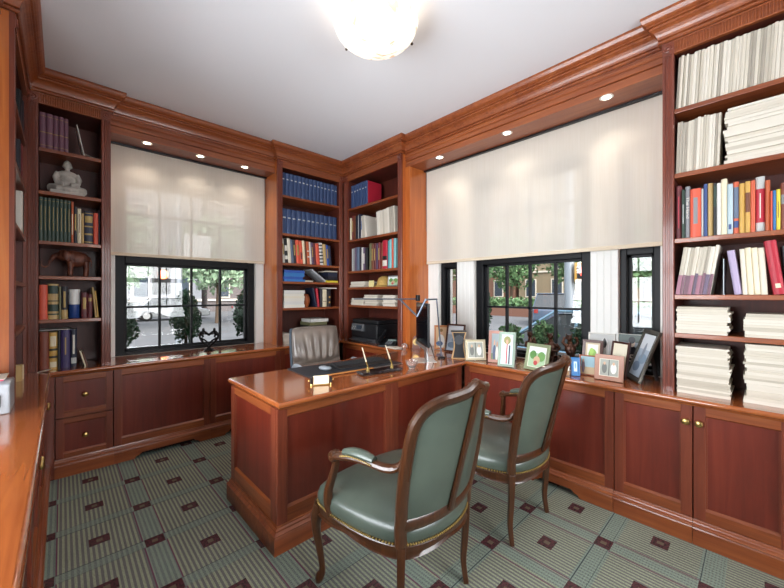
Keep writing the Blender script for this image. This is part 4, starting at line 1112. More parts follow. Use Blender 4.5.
# heart-shaped sculpture of two figures on the small window sill
he = empty('sculpture', (1.03, 3.66, CT+.0008), R(-35), 'black metal heart-shaped sculpture of two joined figures on the sill', 'sculpture')
hb = MB()
for s in (-1, 1):
    hb.tube(spline_open([(0,0,.035),(s*.035,0,.065),(s*.07,0,.105),(s*.083,0,.145),(s*.07,0,.178),(s*.045,0,.186),(s*.02,0,.172),(0,0,.148)]), [.010]*43, 8)
    hb.ball((s*.05,0,.205), (.013,.013,.016), 10); hb.tube([(s*.05,0,.19),(s*.065,0,.165),(s*.05,0,.13)], [.01,.014,.009], 8)
    hb.tube([(s*.065,0,.17),(s*.03,.0,.16),(-s*.02,0,.165)], .006, 8)
    hb.tube([(s*.07,0,.12),(s*.03,0,.10),(0,0,.065)], [.009,.008,.007], 8)
blob('joined_figures', hb, mat('black_bronze', '#120f0f', .3, .6), .003, he)
MB().lathe([(.0001,0),(.042,0),(.044,.006),(.036,.014),(.02,.022),(.012,.040),(.0001,.040)], 24).build('base', mat('black_bronze', '#120f0f', .3, .6), he, smooth=True)
# three bronze figures on the long window counter
def bronze(x, y, rz, pose, label):
    b = MB(); b.lathe([(.0001,0),(.045,0),(.045,.012),(.03,.02),(.0001,.02)], 16)
    b.tube([(0,0,.015),(.006,0,.07),(0,.0,.12)], [.030,.024,.032], 12); b.ball((0,0,.135), (.040,.030,.045), 14)
    b.tube([(0,0,.17),(-.008,-.008,.20)], [.02,.014], 10); b.ball((-.010,-.014,.222), (.022,.024,.024), 14); b.ball((-.018,-.036,.216), (.010,.012,.009), 8)
    for s in (-1, 1):
        if pose == 0: pa = [(s*.032,0,.16),(s*.05,-.02,.13),(s*.02,-.035,.16),(s*.012,-.035,.20)]
        elif pose == 1: pa = [(s*.035,0,.16),(s*.058,-.01,.13),(s*.035,-.04,.11),(0,-.048,.12)]
        else: pa = [(s*.032,0,.165),(s*.052,0,.185),(s*.042,-.005,.22),(s*.022,-.01,.225)]
        b.tube(pa, [.014,.012,.010,.009], 8)
        b.tube([(s*.02,0,.06),(s*.04,-.035,.07),(s*.035,-.045,.02)], [.018,.015,.012], 8)
        b.ball((s*.02-.01,-.006,.245), (.006,.004,.008), 6)
    o = blob('bronze_figurine', b, BRONZE, .0034); o.location = (x, y, CT+.0008); o.rotation_euler.z = R(rz); tag(o, label, 'figurine')
bronze(2.76, 1.28, -40, 0, 'bronze seated monkey figure with hands at its mouth, behind the green frames')
bronze(2.76, 1.115, -55, 1, 'bronze seated monkey figure with hands folded low, between its two companions')
bronze(2.76, .975, -60, 2, 'bronze seated monkey figure with hands on its ears, beside the twin photo frames')

# ------------------------------------------------------------------ photo frames on the long counter
FW = {k: mat('frame_'+k, c, r, me) for k, c, r, me in (('honey', '#b27243', .35, 0), ('darkbrown', '#4a261c', .35, 0), ('cream', '#b9ae92', .45, .3), ('rose', '#b98475', .5, 0), ('sage', '#7f8f80', .4, .2), ('moss', '#87906f', .4, .1), ('rust', '#a4583a', .4, 0), ('silverblack', '#59564f', .3, .6), ('walnut', '#3c2018', .35, 0), ('pinkwood', '#a77a66', .4, 0), ('white', '#d8d6d0', .4, 0))}
photo_frame((2.66,2.205), (2.75,2.09), .235, 'honey-coloured wooden photo frame with a portrait in white, beside the monitor', FW['honey'], 'portrait', .018)
photo_frame((2.64,2.065), (2.665,1.875), .262, 'dark brown photo frame with a pale blue picture, next to the honey one', FW['darkbrown'], 'coast', .016)
hg = empty('desk_clock', (2.455, 1.765, CT+.0008), R(-50), 'waisted black and light wood stand with a dark face, between photo frames', 'clock')
pr = [(-.062,0),(.062,0),(.05,.05),(.042,.1),(.045,.16),(.062,.225),(-.062,.225),(-.045,.16),(-.042,.1),(-.05,.05)]
MB().prism(pr, -.02, .03, 'y').build('waisted_body', mat('light_maple', '#cfa877', .4), hg, bevel=.002)
MB().prism([(x*.8, z_*.94+.008) for x, z_ in pr], -.024, -.0205, 'y').build('dark_face', mat('anthracite', '#2b2b2e', .4), hg)
MB().box(-.066,.066,-.026,.035,.2255,.236).build('cap', mat('anthracite', '#2b2b2e', .4), hg, bevel=.002)
MB().prism([(.04*math.cos(a/10*math.pi), .16+.04*math.sin(a/10*math.pi)) for a in range(20)], -.0275, -.0245, 'y').build('round_dial', mat('slate_dial', '#4a4d52', .35), hg)
photo_frame((2.41,1.66), (2.53,1.545), .168, 'cream metal photo frame with two small pictures side by side', FW['cream'], 'duo', .018, .006)
photo_frame((2.485,1.505), (2.52,1.40), .25, 'dusty rose upright photo frame half hidden by the sage one', FW['rose'], 'pair', .022)
photo_frame((2.40,1.372), (2.428,1.25), .258, 'sage green upright photo frame with red, white and dark figures', FW['sage'], 'flag', .019, 0)
photo_frame((2.462,1.195), (2.425,1.015), .188, 'moss green landscape photo frame tilted behind the chair crest', FW['moss'], 'garden', .022, .004, 14)
photo_frame((2.436,.915), (2.458,.87), .134, 'small pale green picture card stand in a clear holder', ACRYL, 'green', .004, 0, 8, d=.008)
photo_frame((2.478,.868), (2.505,.822), .122, 'small blue photo frame with a white centre', mat('frame_blue', '#2f6ea6', .4), 'blue', .008, 0, 8)
photo_frame((2.56,.85), (2.575,.752), .132, 'rust-edged frame with a light blue beach picture', FW['rust'], 'sea', .008, 0, 10)
photo_frame((2.497,.738), (2.509,.58), .158, 'wide pinkish wood frame with two black and white photos', FW['pinkwood'], 'duo', .026, .004, 12)
photo_frame((2.70,.882), (2.70,.75), .222, 'brown frame with a bright green plant picture, back row', FW['darkbrown'], 'green', .02, .012, 10, '#c8b9a0')
photo_frame((2.66,.705), (2.60,.592), .235, 'dark walnut frame with cream plant print', FW['walnut'], 'plant', .014, .012, 10, '#e6dfc8', leg=False)
photo_frame((2.812,.872), (2.812,.70), .27, 'frameless white-edged black and white photo at the very back', FW['white'], 'bw', .010, 0, 3, leg=False)
PICS['player'] = [('r',.5,.5,.5,.5,'#8f9aa6'),('r',.5,.9,.5,.1,'#4d5a55'),('e',.55,.36,.3,.36,'#23272f'),('e',.55,.8,.13,.12,'#c9b7a6'),('e',.55,.86,.14,.09,'#2a2d33'),('r',.5,.06,.5,.06,'#b9bfc4')]
pl = photo_frame((2.805,.684), (2.805,.535), .275, 'photo of a sports player wearing number 5, behind the large tilted frame', FW['white'], 'player', .004, 0, 5, leg=False)
t = text_mb('5', .07); M = Matrix.Rotation(R(-5), 4, 'X') @ Matrix.Translation((.082, .0030, .11)) @ Matrix.Rotation(R(90), 4, 'X')
t.v = [tuple(M @ Vector(v)) for v in t.v]; t.build('jersey_number', BM('white'), pl)
photo_frame((2.742,.625), (2.545,.513), .318, 'large silver and black frame leaning by the magazine bookcase with a pale coastal print', FW['silverblack'], 'coast', .022, .008, 20, '#3c3a36')
photo_frame((2.70,1.445), (2.70,1.375), .15, 'clear acrylic photo stand behind the sage green frame', ACRYL, 'bw', .006, 0, 6)

# ------------------------------------------------------------------ on the desk
Z0 = CT+.0006
pad = MB().prism([(1.17,2.025),(1.95,1.935),(1.98,2.30),(1.19,2.37)], Z0, Z0+.005, 'z').build('desk_pad', mat('navy_leather', '#23282f', .45), bevel=.002); tag(pad, 'dark leather desk pad on the polished desk', 'desk pad')
kb = empty('keyboard', (1.68, 2.115, Z0+.0055), R(-8), 'black computer keyboard with palm rest on the desk pad', 'keyboard')
MB().prism([(-.08,0),(.075,0),(.075,.022),(-.02,.014),(-.08,.008)], -.23, .23, 'x').build('body', BLACKP, kb, bevel=.003)
mb = MB()
for i in range(15):
    for j in range(5): mb.box(-.215+i*.029,-.190+i*.029,-.012+j*.017,.002+j*.017,.015+j*.0018,.0195+j*.0018)
mb.build('keys', mat('key_black', '#26282b', .5), kb)['label'] = 'black keys'
ms = empty('mouse', (1.36, 2.13, Z0+.0055), R(20), 'silver and dark computer mouse beside the keyboard', 'mouse')
MB().ball((0,0,.0175), (.032,.053,.017), 18).build('shell', mat('mouse_grey', '#8d949b', .3, .3), ms, smooth=True)
MB().box(-.006,.006,-.030,-.005,.028,.0352).build('button_strip', BLACKP, ms, bevel=.003)
ch = empty('card_holder', (1.136, 1.822, Z0), R(-26), 'small brass card holder with cream cards and black posts', 'card holder')
MB().box(-.05,.05,-.012,.018,0,.006).build('tray', BRASS, ch, bevel=.001)
MB().box(-.045,.045,-.004,.010,.0065,.056, Matrix.Rotation(R(-8),4,'X')).build('cards', mat('cream_card', '#e9dfc0', .6), ch)
for s in (-1, 1):
    MB().box(s*.058-.007,s*.058+.007,-.008,.010,.012,.046).build('post', BLACKP, ch, bevel=.001)
    q = MB().tube([(s*.058,0,.0),(s*.058,0,.012)], .006, 8); q.build('brass_foot', BRASS, ch); MB().ball((s*.072,0,.03), .006, 8).build('finial', BRASS, ch)
ps = empty('pen_stand', (1.62, 1.83, Z0), R(-9), 'black marble double pen stand with two upright gilt pens', 'pen stand')
MB().box(-.165,.165,-.045,.045,.004,.022).build('marble_base', mottled('black_marble', ['#0f0f11', '#1c1d20', '#3a3b40'], 20, .1, 0, 0, .5), ps, bevel=.004)
MB().box(-.15,.15,-.035,.035,0,.0038).build('felt_foot', BLACKP, ps)
for x in (-.095, .105):
    MB().lathe([(.0001,.022),(.014,.022),(.014,.028),(.008,.034),(.007,.046),(.0001,.046)], 16, (x,.01,0)).build('pen_socket', GOLD, ps, smooth=True)
for x, lx in ((-.095, -.045), (.105, -.055)):
    p = empty('pen', (0,0,0), 0, 'gilt and white desk pen standing in the %s socket of the marble stand' % ('socket nearer the cards,' if x < 0 else 'socket nearer the glass dish,'), 'pen')
    p['label'] = 'slim gilt desk pen standing in the marble stand, the one nearer the ' + ('card holder' if x < 0 else 'glass dish')
    p.matrix_world = Matrix.Translation((1.62, 1.83, Z0)) @ Matrix.Rotation(R(-9), 4, 'Z')
    MB().tube([(x,.01,.047),(x+lx*.3,.01,.085)], [.0045,.0055], 8).build('pen_grip', GOLD, p, smooth=True)
    MB().tube([(x+lx*.3,.01,.0853),(x+lx,.01,.185)], [.0055,.0035], 8).build('pen_barrel', mat('pen_ivory', '#d9cdb4', .3), p, smooth=True)
lo = empty('letter_opener', (1.53, 1.955, Z0+.0055), R(-6), 'long letter opener with wooden handle and silver blade along the desk pad edge', 'letter opener')
lo.location.z = Z0+.0058
MB().box(-.33,.12,-.010,.010,0,.007).build('handle', mat('honey_wood', '#b5793f', .3), lo, bevel=.002)
MB().prism([(.121,-.010),(.36,-.009),(.40,0),(.36,.009),(.121,.010)], .001, .004, 'z').build('blade', SILVER, lo)
bw = MB(); pr = [(.0001,0),(.022,0),(.024,.006),(.03,.016),(.042,.034),(.047,.058),(.045,.058),(.038,.034),(.026,.018),(.0001,.010)]
bw = bw.lathe(pr, 28).build('glass_dish', CRYSTAL, smooth=True); bw.location = (1.872, 1.765, Z0); tag(bw, 'small cut-glass dish on the desk in front of the monitor', 'dish')
cr = empty('crystal_ornament', (2.47, 2.43, Z0), 0, 'clear crystal ornament on the counter beside the clock', 'ornament')
MB().ball((0,0,.033), (.035,.028,.028), 9, m_=6).build('faceted_body', CRYSTAL, cr); MB().lathe([(.0001,0),(.02,0),(.018,.007),(.0001,.007)], 12).build('foot', CRYSTAL, cr)
ck = empty('mantel_clock', (2.53, 2.325, Z0), R(-52), 'small wooden desk clock with round white dial beside the corner bookcase', 'clock')
MB().prism([(-.045,0),(.045,0),(.045,.01),(.036,.014),(.036,.10),(.026,.128),(0,.14),(-.026,.128),(-.036,.10),(-.036,.014),(-.045,.01)], -.02, .025, 'y').build('case', mat('clock_mahogany', '#5c2a1c', .3, 0, .4), ck, bevel=.002)
q = MB(); M = Matrix.Translation((0,-.0205,.078)) @ Matrix.Rotation(R(90), 4, 'X')
q.lathe([(.0001,0),(.027,0),(.027,.002),(.0001,.002)], 24, M=M).build('dial', mat('dial_white', '#e6e2d8', .4), ck)
MB().lathe([(.0262,.002),(.031,.002),(.031,.005),(.0262,.005),(.0262,.002)], 24, M=M).build('bezel', BRASS, ck, smooth=True)
MB().box(-.0012,.0012,-.0240,-.0232,.078,.098).build('hand', BLACKP, ck); MB().box(-.001,.015,-.0240,-.0232,.077,.079).build('hand', BLACKP, ck)

# monitor, desk lamp arm, phone, printer
mo = empty('monitor', (2.165, 1.92, Z0), R(53.4), 'slim black computer monitor on silver stand turned toward the office chair', 'monitor')
# local +x runs along the screen; screen faces local +y
MB().box(-.235,.235,-.009,.009,.135,.475).build('housing', BLACKM, mo, bevel=.003)
MB().box(-.225,.225,.0092,.0102,.155,.465).build('screen', mat('dark_screen', '#0c0d12', .12), mo)
MB().box(-.235,.235,.0092,.0105,.105,.134).build('chin', SILVER, mo)
MB().prism([(-.045,.003),(-.028,.003),(-.0095,.22),(-.02,.24)], -.05, .05, 'x').build('neck', SILVER, mo, bevel=.002)
MB().box(-.10,.10,-.10,.075,0,.0032).build('foot', mat('pale_metal', '#d2d2d0', .35, .6), mo, bevel=.001)
o = MB().tube(spline_open([(.04,-.03,.16),(.05,-.07,.14),(.06,-.10,.06),(.07,-.12,.005)]), .004, 8).build('cable', BLACKP, mo, smooth=True)
dl = empty('desk_lamp', (2.43, 2.10, Z0), 0, 'thin grey articulated desk lamp with long bar head behind the monitor', 'lamp')
GB_ = mat('blue_grey_metal', '#6c7686', .35, .6)
def P3(x, y, z_): return (x-2.43, y-2.10, z_-Z0)
MB().lathe([(.0001,0),(.034,0),(.034,.012),(.012,.018),(.0001,.018)], 24, P3(2.345,1.865,Z0)).build('lamp_base', BLACKM, dl, smooth=True)
MB().tube([P3(2.345,1.865,Z0+.018),P3(2.30,1.88,1.262)], .006, 8).build('post', GB_, dl)
MB().tube([P3(2.30,1.88,1.262),P3(2.080,1.811,1.262)], .007, 8).build('link_arm', GB_, dl)
MB().tube([P3(2.080,1.811,1.262),P3(2.035,1.858,1.128)], .008, 8).build('lower_arm', GB_, dl)
MB().tube([P3(2.035,1.858,1.128),P3(2.076,2.098,1.263)], .008, 8).build('upper_arm', GB_, dl)
MB().box(-.016,.016,-.012,.012,-.024,.024, Matrix.Translation(P3(2.087,1.90,1.274))).build('joint_block', BLACKM, dl, bevel=.003)
MB().tube([P3(2.087,1.90,1.266),P3(2.076,2.098,1.263),P3(1.951,2.56,1.26)], .010, 8, flat=(1.3,.6)).build('bar_head', GB_, dl)
ph = empty('telephone', (2.50, 2.69, Z0), R(-60), 'black desk telephone with upright handset near the printer', 'telephone')
MB().prism([(-.09,0),(.09,0),(.09,.06),(-.09,.018)], -.09, .09, 'x').build('body', BLACKP, ph, bevel=.004)
MB().tube(spline_open([(-.08,-.07,.05),(-.075,-.02,.075),(-.07,.05,.105),(-.065,.10,.15)]), .019, 10).build('handset', BLACKM, ph, smooth=True)
mb = MB()
for i in range(3):
    for j in range(4): mb.box(-.02+i*.024,-.004+i*.024,-.06+j*.024,-.046+j*.024,.027+j*.0056,.033+j*.0056)
mb.build('key', GREYP, ph)
MB().box(-.02,.07,.035,.075,.049,.062).build('display', mat('lcd_green', '#6c7d76', .3), ph)
o = MB().box(-.045,.045,-.065,.065,0,.012).build('notepad', PAPERS[3]); o.location = (2.443, 2.55, Z0); tag(o, 'white notepad between telephone and crystal ornament', 'notepad')
pr_ = empty('printer', (2.645, 3.10, Z0), R(-90), 'black multifunction printer in the corner bookcase recess', 'printer')
# local x runs towards -Y, local y to the wall; front at y = -.2
MB().box(-.23,.23,-.155,.18,.045,.21).build('body', mat('printer_black', '#1b1c1f', .35), pr_, bevel=.012)
MB().box(-.22,.22,-.165,.17,.0,.043).build('paper_base', mat('printer_grey', '#3c3d40', .4), pr_, bevel=.006)
MB().box(-.23,.23,-.14,.18,.2115,.255).build('scanner_lid', mat('printer_black', '#1b1c1f', .35), pr_, bevel=.01)
MB().prism([(-.156,.12),(-.185,.13),(-.165,.205),(-.156,.205)], -.20, .02, 'x').build('control_panel', mat('panel_silver', '#77797d', .3, .5), pr_, bevel=.002)
MB().box(-.10,-.01,-.1815,-.176,.145,.19, Matrix.Identity(4)).build('display', mat('screen_blue', '#2b3440', .15), pr_)
mb = MB()
for i in range(4): mb.ball((-.17+i*.018,-.183,.15+.02*(i%2)), .0055, 8, m_=4)
mb.build('button', mat('btn', '#c9c9c9', .4), pr_)
MB().box(-.16,.16,-.25,-.166,.03,.037).build('output_tray', mat('printer_grey', '#3c3d40', .4), pr_, bevel=.002)
# silver box on the side counter
sb = empty('label_printer', (-.295, 2.475, Z0), 0, 'silver desktop machine with teal display and pink-edged paper on the side counter', 'desktop machine')
MB().prism([(-.10,0),(.10,0),(.10,.135),(-.07,.150),(-.10,.135)], -.125, .122, 'x').build('housing', mat('machine_silver', '#aeb4ba', .35, .3), sb, bevel=.006)
MB().box(-.11,.092,-.104,-.1005,.035,.09).build('window', mat('dark_window', '#1d2326', .2), sb)
MB().box(-.06,.03,-.1055,-.1042,.05,.07).build('display', mat('teal_display', '#2f8f86', .3), sb)
MB().box(-.11,.10,-.085,.08,.1515,.157).build('pink_paper', mat('pink_paper', '#c93a5c', .6), sb)
MB().box(-.11,.105,-.088,.08,.1575,.160).build('white_sheet', PAPERS[3], sb)
# ------------------------------------------------------------------ the street outside
GZ = -.42
ASPH = mottled('asphalt', ['#4c4e51', '#585a5d'], .8, .9); PAVE = mottled('pavement', ['#6a6864', '#767470'], 1.5, .9)
def ground(nm, x0, x1, y0, y1, z, m): return struct(MB().box(x0, x1, y0, y1, z-.1, z).build(nm, m))
ground('street', 5.2, 60, -25, 60, GZ, ASPH); ground('street', -40, 5.2, 6.2, 60, GZ, ASPH)
ground('sidewalk', 3.09, 5.2, -25, 4.09, GZ+.08, PAVE); ground('sidewalk', -.8, 5.2, 4.09, 6.2, GZ+.08, PAVE); ground('sidewalk', -40, -.8, 4.09, 6.2, GZ+.08, PAVE)
mb = MB(); 
for k in range(5): struct(MB().box(6.6+k*1.0, 7.1+k*1.0, 6.8, 10.5, GZ, GZ+.006).build('road_marking', mat('road_paint', '#9b9d9e', .8)))
for k in range(5): struct(MB().box(5.6, 13.5, 3.2+k*1.1, 3.7+k*1.1, GZ, GZ+.006).build('road_marking', mat('road_paint', '#9b9d9e', .8)))
LEAFG = {k: mottled('foliage_'+k, c, 6, .8) for k, c in (('dark', ['#1c3524', '#2b4a30', '#3a5c3c']), ('mid', ['#3a5a3a', '#55764c', '#6c8a5c']), ('pale', ['#6f8c70', '#8ba588', '#a2b89c']))}  # pale set: bright haze beyond the single window is in the leaf colour
BARK = mat('bark', '#4a3c30', .9)
def leaves(nm, parent, c, r, n, size, m, seed, cone=0):
    q = random.Random(seed); mb = MB().m(m)
    for _ in range(n):
        while True:
            p = Vector((q.uniform(-1,1), q.uniform(-1,1), q.uniform(-1,1)))
            if .25 < p.length < 1: break
        if cone: k = 1 - cone*(p.z+1)/2; p.x *= k; p.y *= k
        lump = 1+.18*math.sin(p.x*7+seed)*math.cos(p.y*6+p.z*5)
        P = Vector((c[0]+p.x*r[0]*lump, c[1]+p.y*r[1]*lump, c[2]+p.z*r[2]*lump))
        a = Vector((q.gauss(0,1), q.gauss(0,1), q.gauss(0,1))).normalized(); b = a.cross(Vector((q.gauss(0,1), q.gauss(0,1), q.gauss(0,1)))).normalized()
        s = size*q.uniform(.6, 1.3)
        mb.add([P-a*s, P+b*s*.55, P+a*s, P-b*s*.55], [(0,1,2,3)])
    return mb.build(nm, None, parent)
def tree(x, y, h, r, kind, seed, label, grp):
    t = empty('tree', (x, y, GZ), 0, label, 'tree', grp)
    MB().tube([(0,0,0),(.05,0,h*.3),(0,.05,h*.6)], [.15,.11,.06], 8).build('trunk', BARK, t, smooth=True)
    for k in range(3):
        a = 2.1*k; MB().tube([(0,0,h*.35),(math.cos(a)*r*.5,math.sin(a)*r*.5,h*.62)], [.06,.02], 6).build('branch', BARK, t)
    leaves('foliage', t, (0,0,h*.66), (r,r,h*.36), 2600, .19, LEAFG[kind], seed)
for i, (x, y) in enumerate(((28.5,24.5),(29.5,19.8),(28.6,15.0),(29.5,10.2),(28.6,5.4),(29.5,30))):
    tree(x, y, 7.2+.6*(i%2), 2.3, 'mid', 10+i, 'mid green street tree in front of the stone building across the road', 'street trees across the road seen through the wide window')
for i, (x, y) in enumerate(((1.2,21),(6.6,21.8),(12,21))):
    tree(x, y, 6.0, 2.3, 'pale', 30+i, 'pale hazy tree across the street seen through the single window', 'hazy trees seen through the single window')
def shrub(x, y, z, h, r, label, seed, kind='dark', n=2200):
    t = empty('shrub', (x, y, z), 0, label, 'shrub'); MB().tube([(0,0,0),(0,0,h*.5)], [.018,.01], 6).build('stem', BARK, t)
    leaves('foliage', t, (0,0,h*.55), (r,r,h*.46), n, .022, LEAFG[kind], seed, .45)
def planter(x0, x1, y0, y1, label):
    p = empty('planter', (0,0,0), 0, label, 'planter'); MB().box(x0, x1, y0, y1, GZ+.08, .74).build('box', mat('planter_dark', '#2c2d30', .8), p)
    MB().box(x0+.02, x1-.02, y0+.02, y1-.02, .7405, .745).build('soil', mat('soil', '#3a2c22', .95), p)
planter(-.3, 2.2, 4.12, 4.5, 'dark planter box outside the single window holding clipped shrubs')
planter(3.12, 3.5, .2, 2.7, 'dark planter box outside the three windows holding plants')
for i, (x, h, r) in enumerate(((.42,.52,.16),(.98,.56,.17),(1.62,.56,.16))):
    shrub(x, 4.30, .7465, h*1.05, r, ('loose green shrub outside the single window next to its frame edge', 'upright dark clipped shrub in the middle of the single window', 'bushy dark shrub outside the single window towards the blue volumes')[i], 50+i)
shrub(3.3, 2.08, .775, .70, .135, 'tall dark conical shrub outside the wide window', 60)
for i, (y, h, k) in enumerate(((1.75,.26,'mid'),(1.4,.30,'mid'),(1.05,.3,'dark'),(.62,.26,'dark'))):
    shrub(3.3, y, .7465, h, .16, ('low leafy plant beside the conical shrub', 'low leafy plant behind the bronze figures', 'low dark plant outside, under the parked car', 'low dark plant outside the narrow end window')[i], 70+i, k, 700)
def car(x, y, rz, L, W_, H_, col, label, suv=False):
    c = empty('car', (x, y, GZ), rz, label, 'car'); pm = mat('car_'+col, col, .25, .5, .8); gl = mat('car_glass', '#1b2226', .08, 0, .5)
    h1 = H_*.56; b = .22
    side = [(-L/2,b+.1),(-L/2+.06,h1*.92),(-L/2+.25,h1),(L*.22,h1),(L/2-.25,h1*.86),(L/2-.03,h1*.66),(L/2,b+.12),(L/2-.08,b),(-L/2+.08,b)]
    mb = MB().prism(side, -W_/2, W_/2, 'y'); mb.build('body', pm, c, bevel=.06, seg=3)
    if suv: cab = [(-L*.46,h1+.002),(-L*.42,H_*.97),(-L*.34,H_),(L*.06,H_*.985),(L*.24,h1+.002)]
    else: cab = [(-L*.40,h1+.002),(-L*.25,H_*.97),(-L*.13,H_),(L*.04,H_*.97),(L*.24,h1+.002)]
    def cabin(sx, dz, wy, nm, m, bv): 
        pts = [(px*sx, z_ if z_ < h1+.01 else z_+dz) for px, z_ in cab]; q = MB()
        n = len(pts); vs = []
        for s in (-1, 1):
            for px, z_ in pts: vs.append((px, s*(W_/2-wy-(z_-h1)*.28), z_))
        fs = [tuple(range(n)), tuple(range(2*n-1, n-1, -1))] + [(i, i+n, (i+1)%n+n, (i+1)%n) for i in range(n)]
        q.add(vs, fs).build(nm, m, c, bevel=bv)
    cabin(1, -.03, .04, 'window_band', gl, .02)
    x0, x1 = (cab[1][0]+.05, cab[3][0]+.02)
    MB().box(x0, x1, -(W_/2-.17), W_/2-.17, H_-.05, H_).build('roof', pm, c, bevel=.02)
    for s in (-1, 1):
        ysd = lambda z_: s*(W_/2-.035-(z_-h1)*.28)
        for (xa, za), (xb, zb_) in (((cab[-1][0], h1), (cab[-2][0]+.02, H_-.02)), ((cab[0][0], h1), (cab[1][0], H_-.03)), ((-.02*L, h1), (-.03*L, H_-.02))):
            MB().tube([(xa, ysd(za), za), (xb, ysd(zb_), zb_)], .028, 6).build('pillar', pm, c)
    for wx in (-L*.31, L*.31):
        for s in (-1, 1):
            M = Matrix.Translation((wx, s*(W_/2-.09), .33)) @ Matrix.Rotation(R(90), 4, 'X')
            w_ = MB().lathe([(.0001,-.1),(.29,-.1),(.33,-.07),(.33,.07),(.29,.1),(.0001,.1)], 20, M=M).build('wheel', mat('tyre', '#161616', .8), c, smooth=True)
            MB().lathe([(.0001,-.104),(.19,-.104),(.19,.104),(.0001,.104)], 14, M=M).build('hub', SILVER, w_)
    for s in (-1, 1):
        MB().box(-L/2-.01, -L/2+.05, s*(W_/2-.18)-.1, s*(W_/2-.18)+.1, h1*.72, h1*.92).build('tail_light', mat('tail_red', '#7a1f1c', .3), c)
        MB().box(L/2-.10, L/2-.02, s*(W_/2-.25)-.12, s*(W_/2-.25)+.12, h1*.6, h1*.74).build('headlight', mat('lamp_clear', '#dfe6ea', .2), c)
car(6.6, 2.1, R(90), 4.6, 1.8, 1.47, '#5f7f92', 'steel blue parked car close outside the wide window')
car(20.4, 8.2, R(22), 4.6, 1.9, 1.75, '#39485c', 'dark blue estate car further out on the road with red tail lights', True)
car(6.7, -3.1, R(90), 4.6, 1.8, 1.55, '#20242c', 'black parked car outside the narrow end window', True)
car(5.2, 27, R(0), 4.5, 1.8, 1.45, '#8f9396', 'white car across the street through the single window, first pane')
car(12.0, 28, R(0), 4.5, 1.8, 1.45, '#979b9c', 'white car across the street through the single window, far pane')
def building(x0, x1, y0, y1, h, wallc, face, label, cols, rows, winc='#38424c'):
    b = empty('street_building', (0,0,0), 0, label, 'building'); m = mottled('facade_'+wallc, [wallc, wallc], 1, .85)
    MB().box(x0, x1, y0, y1, GZ-.1, h).build('wall', mat('fac_'+wallc, wallc, .85), b)
    lo, hi = (y0, y1) if face == 'x' else (x0, x1); st = (hi-lo)/cols
    for i in range(cols):
        for j in range(rows):
            u = lo+st*(i+.5); z0 = 1.0+j*3.0
            def bx(mb, du, d0, d1, za, zb2):
                return mb.box(x0-d1, x0-d0, u-du, u+du, za, zb2) if face == 'x' else mb.box(u-du, u+du, y0-d1, y0-d0, za, zb2)
            f = bx(MB(), .62, .0, .06, z0-.1, z0+1.9).build('window', mat('surround', '#c9c2b4', .8), b)
            bx(MB(), .5, .061, .07, z0, z0+1.8).build('pane', mat('pane_'+winc, winc, .2), f)
    for z_ in (.6, 3.6): 
        (MB().box(x0-.12, x0, y0, y1, z_, z_+.18) if face == 'x' else MB().box(x0, x1, y0-.12, y0, z_, z_+.18)).build('cornice', mat('surround', '#c9c2b4', .8), b)
building(38, 44, 2, 19, 15, '#83765f', 'x', 'beige stone apartment building across the road behind the trees', 6, 4)
building(38, 44, 19.5, 44, 14, '#6e5040', 'x', 'brick building across the road beside the beige one', 6, 4)
building(38, 44, -16, 1.5, 15, '#776b5f', 'x', 'grey-brown building across the road seen through the narrow end window', 6, 4)
building(-6, 9.5, 36, 42, 12, '#75787e', 'y', 'grey building seen through the single window, first panes', 5, 4)
building(10, 27, 36, 42, 12, '#625c5c', 'y', 'dark stone building seen through the single window, far panes', 6, 4)
hd = empty('hedge', (25, 14, GZ), 0, 'long low clipped hedge with a brown wall across the road', 'hedge')
MB().box(-.3, .1, -12, 18, 0, .7).build('low_wall', mat('brown_wall', '#6b4a3c', .85), hd)
leaves('foliage', hd, (.8,3,.95), (.6,15,.45), 4200, .16, LEAFG['mid'], 99)
tl = empty('traffic_signal', (8.0, 2.85, GZ), 0, 'grey street pole with a pedestrian signal showing a red hand light', 'signal')
MB().tube([(0,0,0),(0,0,5.5)], .10, 12).build('pole', mat('galvanised', '#8b939b', .4, .5), tl, smooth=True)
MB().box(-.12,.12,-.52,-.14,1.98,2.38).build('signal_box', mat('signal_amber', '#b98a3c', .5), tl, bevel=.02)
MB().box(-.128,-.121,-.46,-.20,2.04,2.32).build('signal_face', BLACKP, tl)
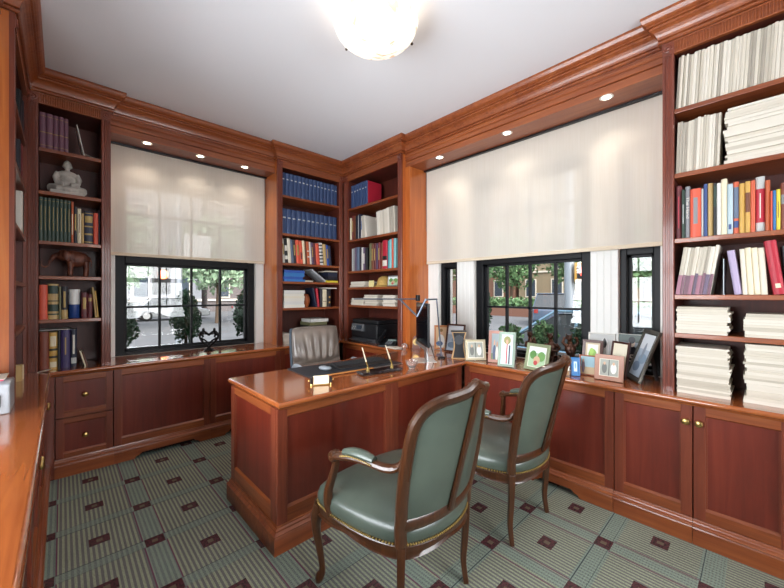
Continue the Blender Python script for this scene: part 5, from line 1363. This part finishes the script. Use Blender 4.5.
MB().prism([(-.36,2.10),(-.28,2.10),(-.25,2.17),(-.27,2.27),(-.37,2.27),(-.39,2.16)], -.134, -.1285, 'x').build('hand_light', emis('red_signal', '#ff5a48', 2.5), tl)
t2 = empty('traffic_signal', (2.2, 10.4, GZ), 0, 'dark street pole with amber traffic light seen through the single window', 'signal')
MB().tube([(0,0,0),(0,0,5)], .08, 12).build('pole', mat('galvanised', '#8b939b', .4, .5), t2, smooth=True)
MB().box(-.55,-.2,-.15,.15,1.7,2.5).build('signal_box', BLACKP, t2); MB().ball((-.37,-.17,2.2), .11, 12).build('amber_light', emis('amber_signal', '#ff8a4a', 3), t2, smooth=True)
MB().box(.12,.75,-.03,.03,2.4,3.3).build('street_sign', mat('sign_blank', '#c4c8c8', .5), t2)
# ------------------------------------------------------------------ camera, world, view
cam = D.cameras.new('camera'); co = D.objects.new('camera', cam); COL.objects.link(co)
co.location = (0, 0, 1.31); co.rotation_euler = (R(90), 0, -math.atan(330/348.5))
cam.sensor_width = 36; cam.lens = 36*348.5/784; cam.shift_y = -.5/784; cam.clip_start = .02; cam.clip_end = 400
SC.camera = co
w = D.worlds.new('sky'); SC.world = w; w.use_nodes = True
wt = w.node_tree; bg = wt.nodes['Background']
sk = wt.nodes.new('ShaderNodeTexSky'); sk.sky_type = 'NISHITA'; sk.sun_elevation = R(50); sk.sun_rotation = R(200); sk.sun_disc = False
sk.air_density = 1.6; sk.dust_density = 4
hs = wt.nodes.new('ShaderNodeHueSaturation'); hs.inputs['Saturation'].default_value = .35
wt.links.new(sk.outputs[0], hs.inputs['Color']); wt.links.new(hs.outputs[0], bg.inputs[0]); bg.inputs[1].default_value = .6
SC.view_settings.view_transform = 'Standard'; SC.view_settings.look = 'None'; SC.view_settings.gamma = 1
SC.view_settings.exposure = .35; SC.view_settings.use_curve_mapping = False
SC.cycles.max_bounces = 10; SC.cycles.diffuse_bounces = 6; SC.cycles.transparent_max_bounces = 16
SC.cycles.use_denoising = True; SC.cycles.sample_clamp_indirect = 6
